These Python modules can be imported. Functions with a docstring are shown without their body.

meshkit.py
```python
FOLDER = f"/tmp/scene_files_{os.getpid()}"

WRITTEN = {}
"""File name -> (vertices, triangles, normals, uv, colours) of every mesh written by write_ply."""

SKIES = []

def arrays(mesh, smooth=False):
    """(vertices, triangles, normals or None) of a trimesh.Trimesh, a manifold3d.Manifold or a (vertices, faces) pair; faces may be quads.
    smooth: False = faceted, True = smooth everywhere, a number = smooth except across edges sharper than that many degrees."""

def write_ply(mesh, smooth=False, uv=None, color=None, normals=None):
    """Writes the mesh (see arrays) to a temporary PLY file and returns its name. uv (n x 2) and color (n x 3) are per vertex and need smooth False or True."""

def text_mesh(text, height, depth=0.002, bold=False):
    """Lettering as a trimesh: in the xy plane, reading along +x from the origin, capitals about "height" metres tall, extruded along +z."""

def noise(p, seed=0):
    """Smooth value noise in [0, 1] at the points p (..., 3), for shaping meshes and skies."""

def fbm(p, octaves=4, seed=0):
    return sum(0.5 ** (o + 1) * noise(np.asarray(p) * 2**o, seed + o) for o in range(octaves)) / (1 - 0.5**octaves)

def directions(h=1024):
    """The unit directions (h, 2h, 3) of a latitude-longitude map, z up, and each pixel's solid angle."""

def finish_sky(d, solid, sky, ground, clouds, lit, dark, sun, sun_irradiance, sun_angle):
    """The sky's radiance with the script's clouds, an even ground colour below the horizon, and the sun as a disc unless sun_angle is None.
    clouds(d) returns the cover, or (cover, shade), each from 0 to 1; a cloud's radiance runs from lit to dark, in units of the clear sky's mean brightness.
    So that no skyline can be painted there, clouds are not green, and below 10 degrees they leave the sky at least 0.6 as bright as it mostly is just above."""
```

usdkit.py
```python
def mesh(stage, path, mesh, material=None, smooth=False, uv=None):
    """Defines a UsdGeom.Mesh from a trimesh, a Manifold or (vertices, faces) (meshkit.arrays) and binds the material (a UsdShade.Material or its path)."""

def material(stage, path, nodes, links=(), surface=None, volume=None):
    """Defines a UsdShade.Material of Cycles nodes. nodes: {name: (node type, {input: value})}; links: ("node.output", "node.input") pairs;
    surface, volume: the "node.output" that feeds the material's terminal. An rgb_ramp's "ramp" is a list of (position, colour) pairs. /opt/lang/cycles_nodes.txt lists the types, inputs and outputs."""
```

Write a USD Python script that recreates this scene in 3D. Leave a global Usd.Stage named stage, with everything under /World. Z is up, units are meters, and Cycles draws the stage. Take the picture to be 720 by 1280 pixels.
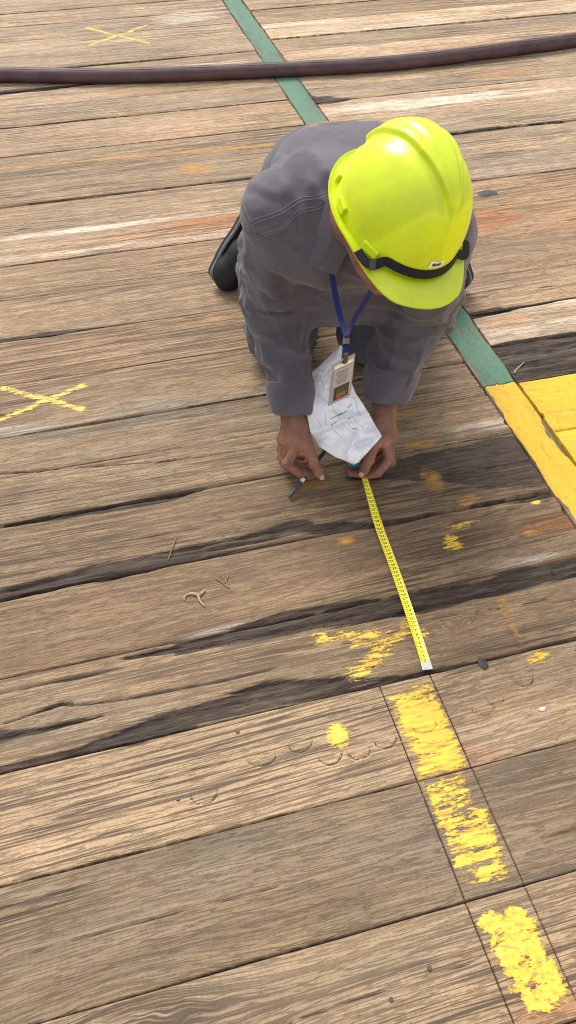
import math, random, sys
sys.path.insert(0, '/opt/lang')
import numpy as np, trimesh, usdkit, meshkit
from pxr import Usd, UsdGeom, UsdLux, UsdShade, Gf, Sdf, Vt
from scipy.spatial import cKDTree
from scipy.spatial.transform import Rotation as Rn
from scipy.interpolate import CubicSpline

# ------------------------------------------------------------------ stage, camera, sky, sun, exposure
stage = Usd.Stage.CreateInMemory()
UsdGeom.SetStageUpAxis(stage, 'Z')
UsdGeom.SetStageMetersPerUnit(stage, 1.0)
UsdGeom.Xform.Define(stage, '/World')
UsdGeom.Scope.Define(stage, '/World/Looks')
YAW, PITCH, ROLL, FPX, EYE = 0.26842435, 0.80658071, 0.00829511, 1106.84, np.array([0, 0, 1.4])
EXPOSURE = 2.27
SUN_EL, SUN_AZ, SUN_I, SUN_ANGLE, SKY_K = math.radians(52), math.radians(-12), 0.30, 32.0, 0.07


def camera_axes(yaw):
    f = np.array([math.sin(yaw) * math.cos(PITCH), math.cos(yaw) * math.cos(PITCH), -math.sin(PITCH)])
    r = np.cross(f, [0, 0, 1.0]); r /= np.linalg.norm(r)
    u = np.cross(r, f)
    c, s = math.cos(ROLL), math.sin(ROLL)
    return c * r + s * u, -s * r + c * u, f


cr, cu, cf = camera_axes(YAW)
cam = UsdGeom.Camera.Define(stage, '/World/camera')
cam.CreateHorizontalApertureAttr(36.0)
cam.CreateFocalLengthAttr(36.0 * FPX / 720)
cam.CreateClippingRangeAttr((0.05, 1000))
cam.CreateExposureAttr(EXPOSURE)
cam.AddTransformOp().Set(Gf.Matrix4d(*[float(x) for x in (*cr, 0, *cu, 0, *(-cf), 0, *EYE, 1)]))

sun_dir = np.array([math.sin(SUN_AZ) * math.cos(SUN_EL), math.cos(SUN_AZ) * math.cos(SUN_EL), math.sin(SUN_EL)])
sky_mat = usdkit.material(stage, '/World/Looks/sky_air', {
    'tc': ('texture_coordinate', {}),
    'sky': ('sky_texture', {'sky_type': 'single_scattering', 'sun_disc': False, 'sun_elevation': SUN_EL, 'sun_rotation': math.atan2(sun_dir[0], sun_dir[1]), 'air_density': 1.0, 'aerosol_density': 3.0}),
    'n': ('noise_texture', {'scale': 2.2, 'detail': 6, 'roughness': .55}),
    'r': ('rgb_ramp', {'ramp': [(.28, (.62,) * 3), (.62, (1,) * 3)]}),
    'cl': ('rgb_ramp', {'ramp': [(.3, (2.65, 2.72, 2.88)), (.7, (3.52, 3.56, 3.66))]}),
    'm': ('mix_color', {}), 'sx': ('separate_xyz', {}), 'ov': ('rgb_ramp', {'ramp': [(0, (.50,) * 3), (1, (1.3,) * 3)]}), 'mo': ('mix_color', {'blend_type': 'multiply', 'fac': 1.0, 'use_clamp': False}),
    'b': ('background_shader', {'strength': SKY_K})},
    [('tc.generated', 'n.vector'), ('n.fac', 'r.fac'), ('n.fac', 'cl.fac'), ('r.color', 'm.fac'), ('sky.color', 'm.a'), ('cl.color', 'm.b'), ('m.result', 'mo.a'), ('tc.generated', 'sx.vector'), ('sx.z', 'ov.fac'), ('ov.color', 'mo.b'), ('mo.result', 'b.color')], surface='b.background')
dome = UsdLux.DomeLight.Define(stage, '/World/sky')
UsdShade.MaterialBindingAPI.Apply(dome.GetPrim()).Bind(sky_mat)
dome.GetPrim().SetCustomDataByKey('kind', 'structure')
sun = UsdLux.DistantLight.Define(stage, '/World/sun')
sun.CreateNormalizeAttr(True); sun.CreateIntensityAttr(SUN_I); sun.CreateAngleAttr(SUN_ANGLE)
sun.CreateColorAttr(Gf.Vec3f(1.0, .95, .88))
zx = np.cross([0, 0, 1.0], sun_dir); zx /= np.linalg.norm(zx); zy = np.cross(sun_dir, zx)
sun.AddTransformOp().Set(Gf.Matrix4d(*[float(x) for x in (*zx, 0, *zy, 0, *sun_dir, 0, 0, 0, 6, 1)]))

# ------------------------------------------------------------------ naming helpers
used = {}


def numbered(parent, name):
    k = used.get((parent, name), 0); used[(parent, name)] = k + 1
    return f'{parent}/{name}' if k == 0 else f'{parent}/{name}_{k:03d}'


def say(prim, label=None, cat=None, group=None, kind=None):
    for k, v in (('label', label), ('category', cat), ('group', group), ('kind', kind)):
        if v: prim.SetCustomDataByKey(k, v)
    return prim


def thing(name, label=None, cat=None, loc=(0, 0, 0), rotz=0., group=None, kind=None):
    x = UsdGeom.Xform.Define(stage, numbered('/World', name))
    x.AddTranslateOp().Set(Gf.Vec3d(*map(float, loc))); x.AddRotateZOp().Set(float(math.degrees(rotz)))
    return say(x.GetPrim(), label, cat, group, kind)


def obj(name, mesh, mat, parent=None, smooth=40, label=None, cat=None, group=None, kind=None, attrs=None):
    base = str(parent.GetPath()) if parent is not None else '/World'
    m = usdkit.mesh(stage, numbered(base, name), mesh, mat, smooth=smooth)
    for k, a in (attrs or {}).items():
        UsdGeom.PrimvarsAPI(m).CreatePrimvar(k, Sdf.ValueTypeNames.Color3fArray, 'vertex').Set(Vt.Vec3fArray.FromNumpy(np.ascontiguousarray(a, dtype=np.float32)))
    return say(m.GetPrim(), label, cat, group, kind)


def fb(x, y, z=0., oct=3, seed=0):
    """fbm centred on 0, about -1..1"""
    x, y, z = np.broadcast_arrays(np.asarray(x, float), np.asarray(y, float), np.asarray(z, float))
    return (meshkit.fbm(np.stack([x, y, z], -1), oct, seed) - .5) * 2.6


def sstep(a, b, x):
    t = np.clip((x - a) / (b - a), 0, 1)
    return t * t * (3 - 2 * t)


def grid_faces(n, m):
    i, j = np.meshgrid(np.arange(n - 1), np.arange(m - 1), indexing='ij')
    return np.stack([i * m + j, (i + 1) * m + j, (i + 1) * m + j + 1, i * m + j + 1], -1).reshape(-1, 4)


def tube(pts, r, n=8, caps=True):
    p = np.asarray(pts, float); r = np.broadcast_to(np.asarray(r, float), (len(p),))
    t = np.gradient(p, axis=0); t /= np.linalg.norm(t, axis=1, keepdims=True) + 1e-12
    a = np.cross(t[0], [0, 0, 1.0] if abs(t[0][2]) < .9 else [1.0, 0, 0]); a /= np.linalg.norm(a)
    A = []
    for k in range(len(p)):
        a = a - t[k] * (a @ t[k]); a /= np.linalg.norm(a); A.append(a)
    A = np.array(A); B = np.cross(t, A); g = np.arange(n) * 2 * np.pi / n
    v = (p[:, None] + r[:, None, None] * (np.cos(g)[None, :, None] * A[:, None] + np.sin(g)[None, :, None] * B[:, None])).reshape(-1, 3)
    f = []
    for k in range(len(p) - 1):
        for j in range(n):
            q = (k * n + j, k * n + (j + 1) % n, (k + 1) * n + (j + 1) % n, (k + 1) * n + j)
            f += [(q[0], q[1], q[2]), (q[0], q[2], q[3])]
    if caps:
        c0, c1 = len(v), len(v) + 1
        v = np.vstack([v, p[0] - 0 * t[0], p[-1]])
        for j in range(n):
            f.append((c0, (j + 1) % n, j)); f.append((c1, (len(p) - 1) * n + j, (len(p) - 1) * n + (j + 1) % n))
    return trimesh.Trimesh(v, f, process=False)


def ribbon(pts, nor, w, th):
    """a flat band: centre line pts, its surface normal nor per point, width w, thickness th"""
    p = np.asarray(pts, float); nor = np.broadcast_to(np.asarray(nor, float), p.shape)
    nor = nor / np.linalg.norm(nor, axis=1, keepdims=True)
    t = np.gradient(p, axis=0); t /= np.linalg.norm(t, axis=1, keepdims=True) + 1e-12
    s = np.cross(nor, t); s /= np.linalg.norm(s, axis=1, keepdims=True) + 1e-12
    w = np.broadcast_to(np.asarray(w, float), (len(p),))[:, None]
    ring = np.stack([p - s * w / 2 - nor * th / 2, p + s * w / 2 - nor * th / 2, p + s * w / 2 + nor * th / 2, p - s * w / 2 + nor * th / 2], 1)
    n = len(p); v = ring.reshape(-1, 3); f = []
    for k in range(n - 1):
        for j in range(4):
            f.append((k * 4 + j, k * 4 + (j + 1) % 4, (k + 1) * 4 + (j + 1) % 4, (k + 1) * 4 + j))
    f += [(3, 2, 1, 0), tuple((n - 1) * 4 + j for j in range(4))]
    m = trimesh.Trimesh(*meshkit.arrays((v, np.array(f)))[:2], process=False); m.fix_normals()
    return m


def spline(pts, n):
    p = np.asarray(pts, float)
    d = np.r_[0, np.cumsum(np.linalg.norm(np.diff(p, axis=0), axis=1))]
    return CubicSpline(d, p)(np.linspace(0, d[-1], n))


def rbox(size, r=.002, seg=None):
    import manifold3d as m3
    sx, sy, sz = (np.asarray(size) / 2 - r)
    s = m3.Manifold.sphere(r, 12)
    return meshkit.arrays(m3.Manifold.batch_hull([s.translate((a * sx, b * sy, c * sz)) for a in (-1, 1) for b in (-1, 1) for c in (-1, 1)]))[:2]


def place(mesh, M, t=(0, 0, 0)):
    v, f = (mesh.vertices, mesh.faces) if hasattr(mesh, 'vertices') else mesh[:2]
    return trimesh.Trimesh(np.asarray(v) @ np.asarray(M).T + np.asarray(t), f, process=False)


def cat_mesh(ms):
    return trimesh.util.concatenate([m if hasattr(m, 'vertices') else trimesh.Trimesh(*m, process=False) for m in ms])


# ------------------------------------------------------------------ materials
def plain(name, color, rough=.5, spec=.5, var=.12, scale=30, bump=0., bscale=200, extra=None):
    c = np.asarray(color, float)
    nodes = {'g': ('geometry', {}), 'n': ('noise_texture', {'scale': scale, 'detail': 4}),
             'r': ('rgb_ramp', {'ramp': [(.3, tuple(c * (1 - var))), (.7, tuple(np.minimum(c * (1 + var), 1)))]}),
             'p': ('principled_bsdf', {'roughness': rough, 'specular_ior_level': spec, **(extra or {})})}
    links = [('g.position', 'n.vector'), ('n.fac', 'r.fac'), ('r.color', 'p.base_color')]
    if bump:
        nodes['bn'] = ('noise_texture', {'scale': bscale, 'detail': 3}); nodes['b'] = ('bump', {'strength': bump, 'distance': .002})
        links += [('g.position', 'bn.vector'), ('bn.fac', 'b.height'), ('b.normal', 'p.normal')]
    return usdkit.material(stage, f'/World/Looks/{name}', nodes, links, surface='p.BSDF')


def wood_material(name, dark=(.110, .065, .030), mid=(.292, .191, .102), light=(.46, .328, .195), grey=(.25, .200, .140), paint=None):
    N = {
        'gr': ('attribute', {'attribute': 'grain'}), 'wd': ('attribute', {'attribute': 'wear'}), 'w2': ('attribute', {'attribute': 'stain'}),
        'g': ('geometry', {}),
        'sw': ('separate_color', {}), 's2': ('separate_color', {}),
        'm1': ('mapping', {'scale': (3.6, 50, 1)}), 'n1': ('noise_texture', {'scale': 1, 'detail': 7, 'roughness': .70}),
        'm2': ('mapping', {'scale': (30, 360, 1)}), 'n2': ('noise_texture', {'scale': 1, 'detail': 3, 'roughness': .6}),
        'm3': ('mapping', {'scale': (1.5, 90, 1)}), 'n3': ('noise_texture', {'scale': 1, 'detail': 2.5, 'roughness': .5}),
        'm4': ('mapping', {'scale': (13, 170, 1)}), 'n4': ('noise_texture', {'scale': 1, 'detail': 2, 'roughness': .5}),
        'mb': ('mapping', {'scale': (3.5, 9, 1)}), 'nb': ('noise_texture', {'scale': 1, 'detail': 5, 'roughness': .6}),
        'mc': ('mapping', {'scale': (1.3, 5, 1), 'location': (7, 3, 0)}), 'nc': ('noise_texture', {'scale': 1, 'detail': 3}),
        'nm': ('noise_texture', {'scale': 160, 'detail': 3, 'roughness': .7}),
        # dark hair cracks along the grain: contour lines of stretched noise, patchy
        'c1': ('rgb_ramp', {'ramp': [(.452, (0,) * 3), (.486, (1,) * 3), (.514, (1,) * 3), (.548, (0,) * 3)]}),
        'c2': ('rgb_ramp', {'ramp': [(.44, (0,) * 3), (.485, (1,) * 3), (.515, (1,) * 3), (.56, (0,) * 3)]}),
        'pz': ('rgb_ramp', {'ramp': [(.38, (.30,) * 3), (.56, (1,) * 3)]}),
        'cm1': ('math', {'math_type': 'multiply'}), 'cm2': ('math', {'math_type': 'multiply', 'value2': .62}), 'cm': ('math', {'math_type': 'maximum'}),
        'tn': ('math', {'math_type': 'multiply_add', 'value2': .62, 'value3': 0.}),   # n1*.62 + ...
        'tn2': ('math', {'math_type': 'multiply_add', 'value2': .38}),
        'ramp': ('rgb_ramp', {'ramp': [(.24, dark), (.48, mid), (.76, light)]}),
        'flt': ('mix_color', {'b': tuple(np.array(mid) * .55 + np.array(light) * .45)}), 'gmix': ('mix_color', {'b': grey}), 'gm': ('math', {'math_type': 'multiply_add', 'value2': .8}), 'nbr': ('rgb_ramp', {'ramp': [(.38, (0,) * 3), (.66, (1,) * 3)]}),
        'gf': ('math', {'math_type': 'multiply', 'use_clamp': True}),
        'gr2': ('mix_color', {'blend_type': 'multiply', 'fac': 1.0}), 'grr': ('rgb_ramp', {'ramp': [(.28, (.82,) * 3), (.72, (1.14,) * 3)]}),
        'red': ('mix_color', {'b': (.36, .15, .06)}), 'ble': ('mix_color', {'b': (.66, .58, .47)}),
        'tone': ('mix_color', {'blend_type': 'multiply', 'fac': 1.0, 'use_clamp': False}), 'tv': ('math', {'math_type': 'multiply', 'value2': 2.0}), 'tc': ('combine_color', {}),
        'mic': ('mix_color', {'blend_type': 'multiply', 'fac': .55}), 'micr': ('rgb_ramp', {'ramp': [(.32, (.62,) * 3), (.62, (1.08,) * 3)]}),
        'crk': ('mix_color', {'b': (.035, .021, .014)}), 'crf': ('math', {'math_type': 'multiply', 'value2': .80}),
        'rotc': ('rgb_ramp', {'ramp': [(.38, (.006, .004, .003)), (.49, (.040, .026, .018)), (.62, (.125, .088, .060))]}),
        'rt': ('mix_color', {}), 'rq': ('math', {'math_type': 'multiply_add', 'value2': 3.2}), 'rq2': ('math', {'math_type': 'multiply_add', 'value2': 1.0, 'value3': -1.60}), 'rqr': ('rgb_ramp', {'ramp': [(.30, (0,) * 3), (.55, (1,) * 3)]}),
        'rough': ('rgb_ramp', {'ramp': [(.3, (.62,) * 3), (.7, (.85,) * 3)]}),
        'h1': ('math', {'math_type': 'multiply_add', 'value2': .6}), 'h2': ('math', {'math_type': 'multiply_add', 'value2': -1.3}), 'h3': ('math', {'math_type': 'multiply_add', 'value2': .35}),
        'bump': ('bump', {'strength': .6, 'distance': .0018}),
        'p': ('principled_bsdf', {'specular_ior_level': .32, 'diffuse_roughness': .6}),
    }
    L = [('wd.color', 'sw.color'), ('w2.color', 's2.color')]
    for k in '1234bc': L += [('gr.vector', f'm{k}.vector'), (f'm{k}.vector', f'n{k}.vector')]
    L += [('g.position', 'nm.vector'), ('n3.fac', 'c1.fac'), ('n4.fac', 'c2.fac'), ('nc.fac', 'pz.fac'),
          ('c1.color', 'cm1.value1'), ('pz.color', 'cm1.value2'), ('c2.color', 'cm2.value1'), ('cm1.value', 'cm.value1'), ('cm2.value', 'cm.value2'),
          ('n1.fac', 'tn.value1'), ('n2.fac', 'tn2.value1'), ('tn.value', 'tn2.value3'), ('tn2.value', 'ramp.fac'),
          ('n1.fac', 'grr.fac'), ('ramp.color', 'flt.a'), ('flt.result', 'gmix.a'), ('nb.fac', 'nbr.fac'), ('nbr.color', 'gm.value1'), ('sw.b', 'gf.value2'), ('gm.value', 'gf.value1'), ('gf.value', 'gmix.fac'),
          ('gmix.result', 'gr2.a'), ('grr.color', 'gr2.b'),
          ('gr2.result', 'red.a'), ('s2.r', 'red.fac'), ('red.result', 'ble.a'), ('s2.g', 'ble.fac'),
          ('sw.g', 'tv.value1'), ('tv.value', 'tc.r'), ('tv.value', 'tc.g'), ('tv.value', 'tc.b'), ('ble.result', 'tone.a'), ('tc.color', 'tone.b'),
          ('nm.fac', 'micr.fac'), ('tone.result', 'mic.a'), ('micr.color', 'mic.b'),
          ('cm.value', 'crf.value1'), ('mic.result', 'crk.a'), ('crf.value', 'crk.fac'),
          ('tn2.value', 'rotc.fac'), ('crk.result', 'rt.a'), ('rotc.color', 'rt.b'), ('tn2.value', 'rq.value1'), ('rq2.value', 'rq.value3'), ('sw.r', 'rq2.value1'), ('rq.value', 'rqr.fac'), ('rqr.color', 'rt.fac'),
          ('n2.fac', 'rough.fac'), ('rough.color', 'p.roughness'),
          ('n1.fac', 'h1.value1'), ('n2.fac', 'h1.value3'), ('cm.value', 'h2.value1'), ('h1.value', 'h2.value3'), ('nm.fac', 'h3.value1'), ('h2.value', 'h3.value3'),
          ('h3.value', 'bump.height'), ('bump.normal', 'p.normal')]
    N['gm'][1]['value3'] = .25
    out = 'rt.result'
    N['flt'][1]['fac'] = 0.
    if paint is None: L.append(('s2.b', 'flt.fac'))
    if paint is not None:
        N.update({'pr': ('rgb_ramp', {'ramp': [(.30, tuple(np.array(paint) * [.70, .62, .8])), (.52, tuple(np.array(paint) * .93)), (.7, paint)]}), 'dn': ('noise_texture', {'scale': 75, 'detail': 6, 'roughness': .75}), 'dr': ('rgb_ramp', {'ramp': [(.30, (.45, .36, .28)), (.42, (.92, .90, .86)), (.6, (1,) * 3)]}), 'dm': ('mix_color', {'blend_type': 'multiply', 'fac': .9}), 'pm': ('mix_color', {}),
                  'pt': ('math', {'math_type': 'multiply_add', 'value2': .35}), 'pcut': ('rgb_ramp', {'ramp': [(.20, (0,) * 3), (.30, (1,) * 3)]})})
        L += [('nb.fac', 'pr.fac'), (out, 'pm.a'), ('g.position', 'dn.vector'), ('dn.fac', 'dr.fac'), ('pr.color', 'dm.a'), ('dr.color', 'dm.b'), ('dm.result', 'pm.b'), ('n2.fac', 'pt.value1'), ('s2.b', 'pt.value3'), ('pt.value', 'pcut.fac'), ('pcut.color', 'pm.fac')]
        N['pcut'] = ('rgb_ramp', {'ramp': [(.52, (0,) * 3), (.60, (1,) * 3)]})
        N['p'][1]['specular_ior_level'] = .4
        out = 'pm.result'
    L.append((out, 'p.base_color'))
    return usdkit.material(stage, f'/World/Looks/{name}', N, L, surface='p.BSDF')


M_WOOD = wood_material('weathered_wood')
YELLOW = (.86, .56, .03)
M_YWOOD = wood_material('yellow_painted_wood', paint=(.70, .445, .028))
M_GREEN = wood_material('green_painted_board', paint=(.105, .215, .14))
M_YBOARD = wood_material('yellow_painted_board', paint=(.70, .445, .030))

# ------------------------------------------------------------------ deck
SL = [-1.19, -.99, -.79, -.585, -.385, -.18, .03, .228, .421, .628, .826, 1.018, 1.21, 1.412, 1.562, 1.705, 1.905, 2.098, 2.30, 2.483, 2.675, 2.86, 3.053, 3.238, 3.484, 3.66, 3.838, 4.03, 4.225, 4.41, 4.60, 4.785, 4.98, 5.17, 5.37, 5.56, 5.75, 5.95, 6.14, 6.34, 6.53, 6.73, 6.92, 7.12, 7.32, 7.52, 7.71, 7.91, 8.1, 8.3, 8.5, 8.7, 8.9, 9.1]
SR = [-1.2, -1.0, -.8, -.6, -.4, -.2, 0., .2, .4, .6, .8, 1.0, 1.195, 1.389, 1.589, 1.751, 1.905, 2.071, 2.272, 2.463, 2.651, 2.826, 3.031, 3.222, 3.425, 3.56, 3.765, 3.98, 4.15, 4.35, 4.55, 4.74, 4.94, 5.13, 5.32, 5.52, 5.71, 5.91, 6.1, 6.3, 6.5, 6.69, 6.88, 7.1, 7.3, 7.5, 7.7, 7.9, 8.09, 8.29, 8.48, 8.68, 8.88, 9.1]
XL0, XL1, XR0, XR1 = -3.6, .9445, 1.0425, 5.2
# tone, grey, red, bleach, grain waviness
LOOKL = {6: (.5, .5, .1, .0, .5), 7: (.50, .50, .04, .0, .5), 8: (.41, .75, .0, .0, .7), 9: (.55, .22, .05, .03, .25), 10: (.49, .2, .05, .0, .8), 11: (.43, .05, .12, .0, .9), 12: (.38, .10, .10, .0, .7), 13: (.51, .25, .0, .0, 1.3), 14: (.50, .45, .0, .0, .8),
         15: (.56, .25, .05, .0, .8), 16: (.56, .05, .15, .0, .6), 17: (.60, .25, .05, .02, .7), 18: (.56, .1, .08, .0, .8), 19: (.62, .0, .30, .20, .8), 20: (.58, .55, .0, .0, 1.), 21: (.55, .5, .0, .0, 1), 22: (.55, .4, .05, 0., .8),
         23: (.60, .3, .12, .05, .6), 24: (.58, .7, 0, 0, .8), 25: (.64, .4, .12, .05, .6), 26: (.6, .7, 0, 0, .8), 27: (.62, .6, 0, .05, .8), 28: (.62, .4, .05, .12, .8), 29: (.62, .7, 0, .05, .8)}
LOOKR = {13: (.5, .2, 0, 0, 1), 14: (.30, .9, .0, .0, .6), 15: (.62, .1, .05, .36, .7), 16: (.62, .25, .1, .03, .8), 17: (.55, .4, .1, 0, 1.2), 18: (.60, .05, .36, 0, .7), 19: (.62, .05, .28, .05, .7), 20: (.60, .95, 0, .1, .6), 21: (.60, .6, 0, 0, 1.2), 22: (.62, .55, 0, .08, .6),
         23: (.66, .1, .12, .16, .5), 24: (.58, .85, 0, 0, .8), 25: (.6, .6, 0, .05, .7), 26: (.66, .15, .1, .12, .7), 27: (.6, .7, 0, 0, .7)}
# eroded, rotten channels: x, y low, y high
ROT = [
    [(-1.8, 1.20, 1.225), (-.6, 1.20, 1.232), (-.26, 1.203, 1.236), (-.07, 1.203, 1.254), (.15, 1.206, 1.256), (.30, 1.222, 1.262), (.36, 1.228, 1.275), (.42, 1.214, 1.247), (.52, 1.204, 1.220), (.70, 1.203, 1.218), (.95, 1.19, 1.216)],
    [(-.05, 1.004, 1.008), (.06, .985, 1.022), (.19, .982, 1.031), (.28, .970, 1.040), (.40, .966, 1.031), (.50, .962, 1.026), (.67, .958, 1.016), (.80, .965, 1.022), (.95, .972, 1.038)],
    [(-1.8, .86, .91), (-.4, .870, .915), (-.26, .877, .915), (-.15, .886, .896), (-.09, .892, .893)],
    [(-1.8, .822, .828), (-.3, .822, .835), (-.1, .824, .853), (.05, .824, .874), (.2, .824, .890), (.3, .824, .874), (.4, .824, .848), (.46, .824, .833), (.95, .823, .829)],
    [(-.35, 1.409, 1.411), (-.2, 1.398, 1.416), (.0, 1.392, 1.414), (.12, 1.396, 1.414), (.2, 1.408, 1.415)],
    [(.50, 1.36, 1.36), (.60, 1.33, 1.405), (.70, 1.30, 1.41), (.80, 1.25, 1.412), (.95, 1.212, 1.414)],
    [(-1.8, 2.095, 2.112), (-.5, 2.09, 2.12), (-.25, 2.09, 2.118), (-.1, 2.092, 2.115), (.05, 2.097, 2.101)],
    [(-.27, .918, .921), (-.19, .928, .934), (-.165, .932, .940), (-.13, .920, .925), (-.02, .911, .917), (.1, .907, .912), (.235, .907, .910)],
    [(-.6, .982, .985), (-.21, .982, .988), (-.127, .981, .989), (-.05, .984, .986)],
    [(-1.8, 1.570, 1.577), (-.25, 1.578, 1.584), (.11, 1.52, 1.525), (.36, 1.508, 1.511)],
    [(-1.8, 3.80, 3.86), (-.2, 3.80, 3.855), (.1, 3.815, 3.85), (.3, 3.835, 3.842)],
]
ROTR = [[(1.04, 1.585, 1.76), (1.3, 1.585, 1.755), (2., 1.59, 1.74), (4, 1.59, 1.73)],
        [(1.04, 3.02, 3.04), (1.3, 3.0, 3.045), (1.6, 3.015, 3.04), (2.4, 3.02, 3.05), (4, 3.02, 3.04)],
        [(1.04, 3.40, 3.50), (1.15, 3.41, 3.45), (1.25, 3.425, 3.43)],
        [(1.04, 1.88, 1.91), (1.12, 1.885, 1.925), (1.2, 1.90, 1.912), (4, 1.90, 1.909)],
        [(1.04, 1.735, 1.76), (4, 1.742, 1.757)],
        [(1.04, 1.4500, 1.4515), (1.10, 1.4505, 1.4515), (1.14, 1.4508, 1.4512)]]
RED = [(.90, 1.12, .10, .035, .8), (1.28, 2.40, .12, .09, .7), (.52, 2.60, .25, .05, .5), (.88, 1.30, .04, .03, .5), (1.1, 1.85, .1, .03, .5), (1.9, 3.52, .18, .04, .5), (.2, 3.28, .5, .015, .7), (.46, .26, .05, .06, .45), (.5, .64, .06, .03, .3), (.5, 2.57, .35, .03, .5)]
BLE = [(.25, 2.645, .5, .018, .6), (-.3, 2.52, .5, .02, .35), (-.3, 1.72, .25, .02, .3), (.9, 1.45, .12, .022, .5), (.74, 4.55, .16, .10, .35), (.6, 3.9, .3, .04, .4), (1.5, 3.32, .5, .05, .4), (.2, 1.02, .12, .012, .5), (.80, 1.035, .10, .012, .5)]
GRY = [(.1, 1.71, .6, .05, .9), (-.1, .9, .3, .05, .4), (.7, 1.33, .3, .05, .6)]
SCALES = [(.232, .748, .017), (.275, .712, .018), (.325, .708, .017), (.378, .716, .016), (.455, .728, .018), (.57, .735, .018), (.60, .742, .012), (.668, .770, .015), (.16, .742, .02), (.05, .70, .02)]
CUTS = (.4045, .5035)
KNOT = [(.585, .915, .055, .020), (-.12, .36, .10, .05), (1.3, 2.15, .06, .03), (.15, 2.24, .06, .02)]


def band_mask(bands, x, y):
    r = np.zeros(np.broadcast(x, y).shape)
    for k, b in enumerate(bands):
        b = np.array(b)
        lo, hi = np.interp(x, b[:, 0], b[:, 1], left=9, right=9), np.interp(x, b[:, 0], b[:, 2], left=-9, right=-9)
        sh = np.clip((hi - lo) * .16, 0, .008); lo, hi = lo + sh * .3, hi - sh
        j = (.006 * fb(x * 10, y * 30, k, 3, 40 + k) + .007 * fb(x * 9, y * 150, k, 2, 50 + k)) * np.clip((hi - lo) / .02, .15, 1)
        soft = np.clip((hi - lo) * .35, .0025, .0065)
        r = np.maximum(r, (.62 if b[0, 0] == .5 else 1.) * sstep(-soft, soft, y - lo + j) * sstep(-soft, soft, hi - y + j) * (hi - lo > -1))
    return r


def spots(sp, x, y, seed=0):
    r = np.zeros(np.broadcast(x, y).shape)
    n = fb(x * 7, y * 30, 0, 3, seed)
    for a, b, rx, ry, s in sp:
        q = ((x - a) / rx) ** 2 + ((y - b) / ry) ** 2
        r = np.maximum(r, s * np.clip(sstep(1.3, .1, q + .7 * n), 0, 1))
    return r


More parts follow.
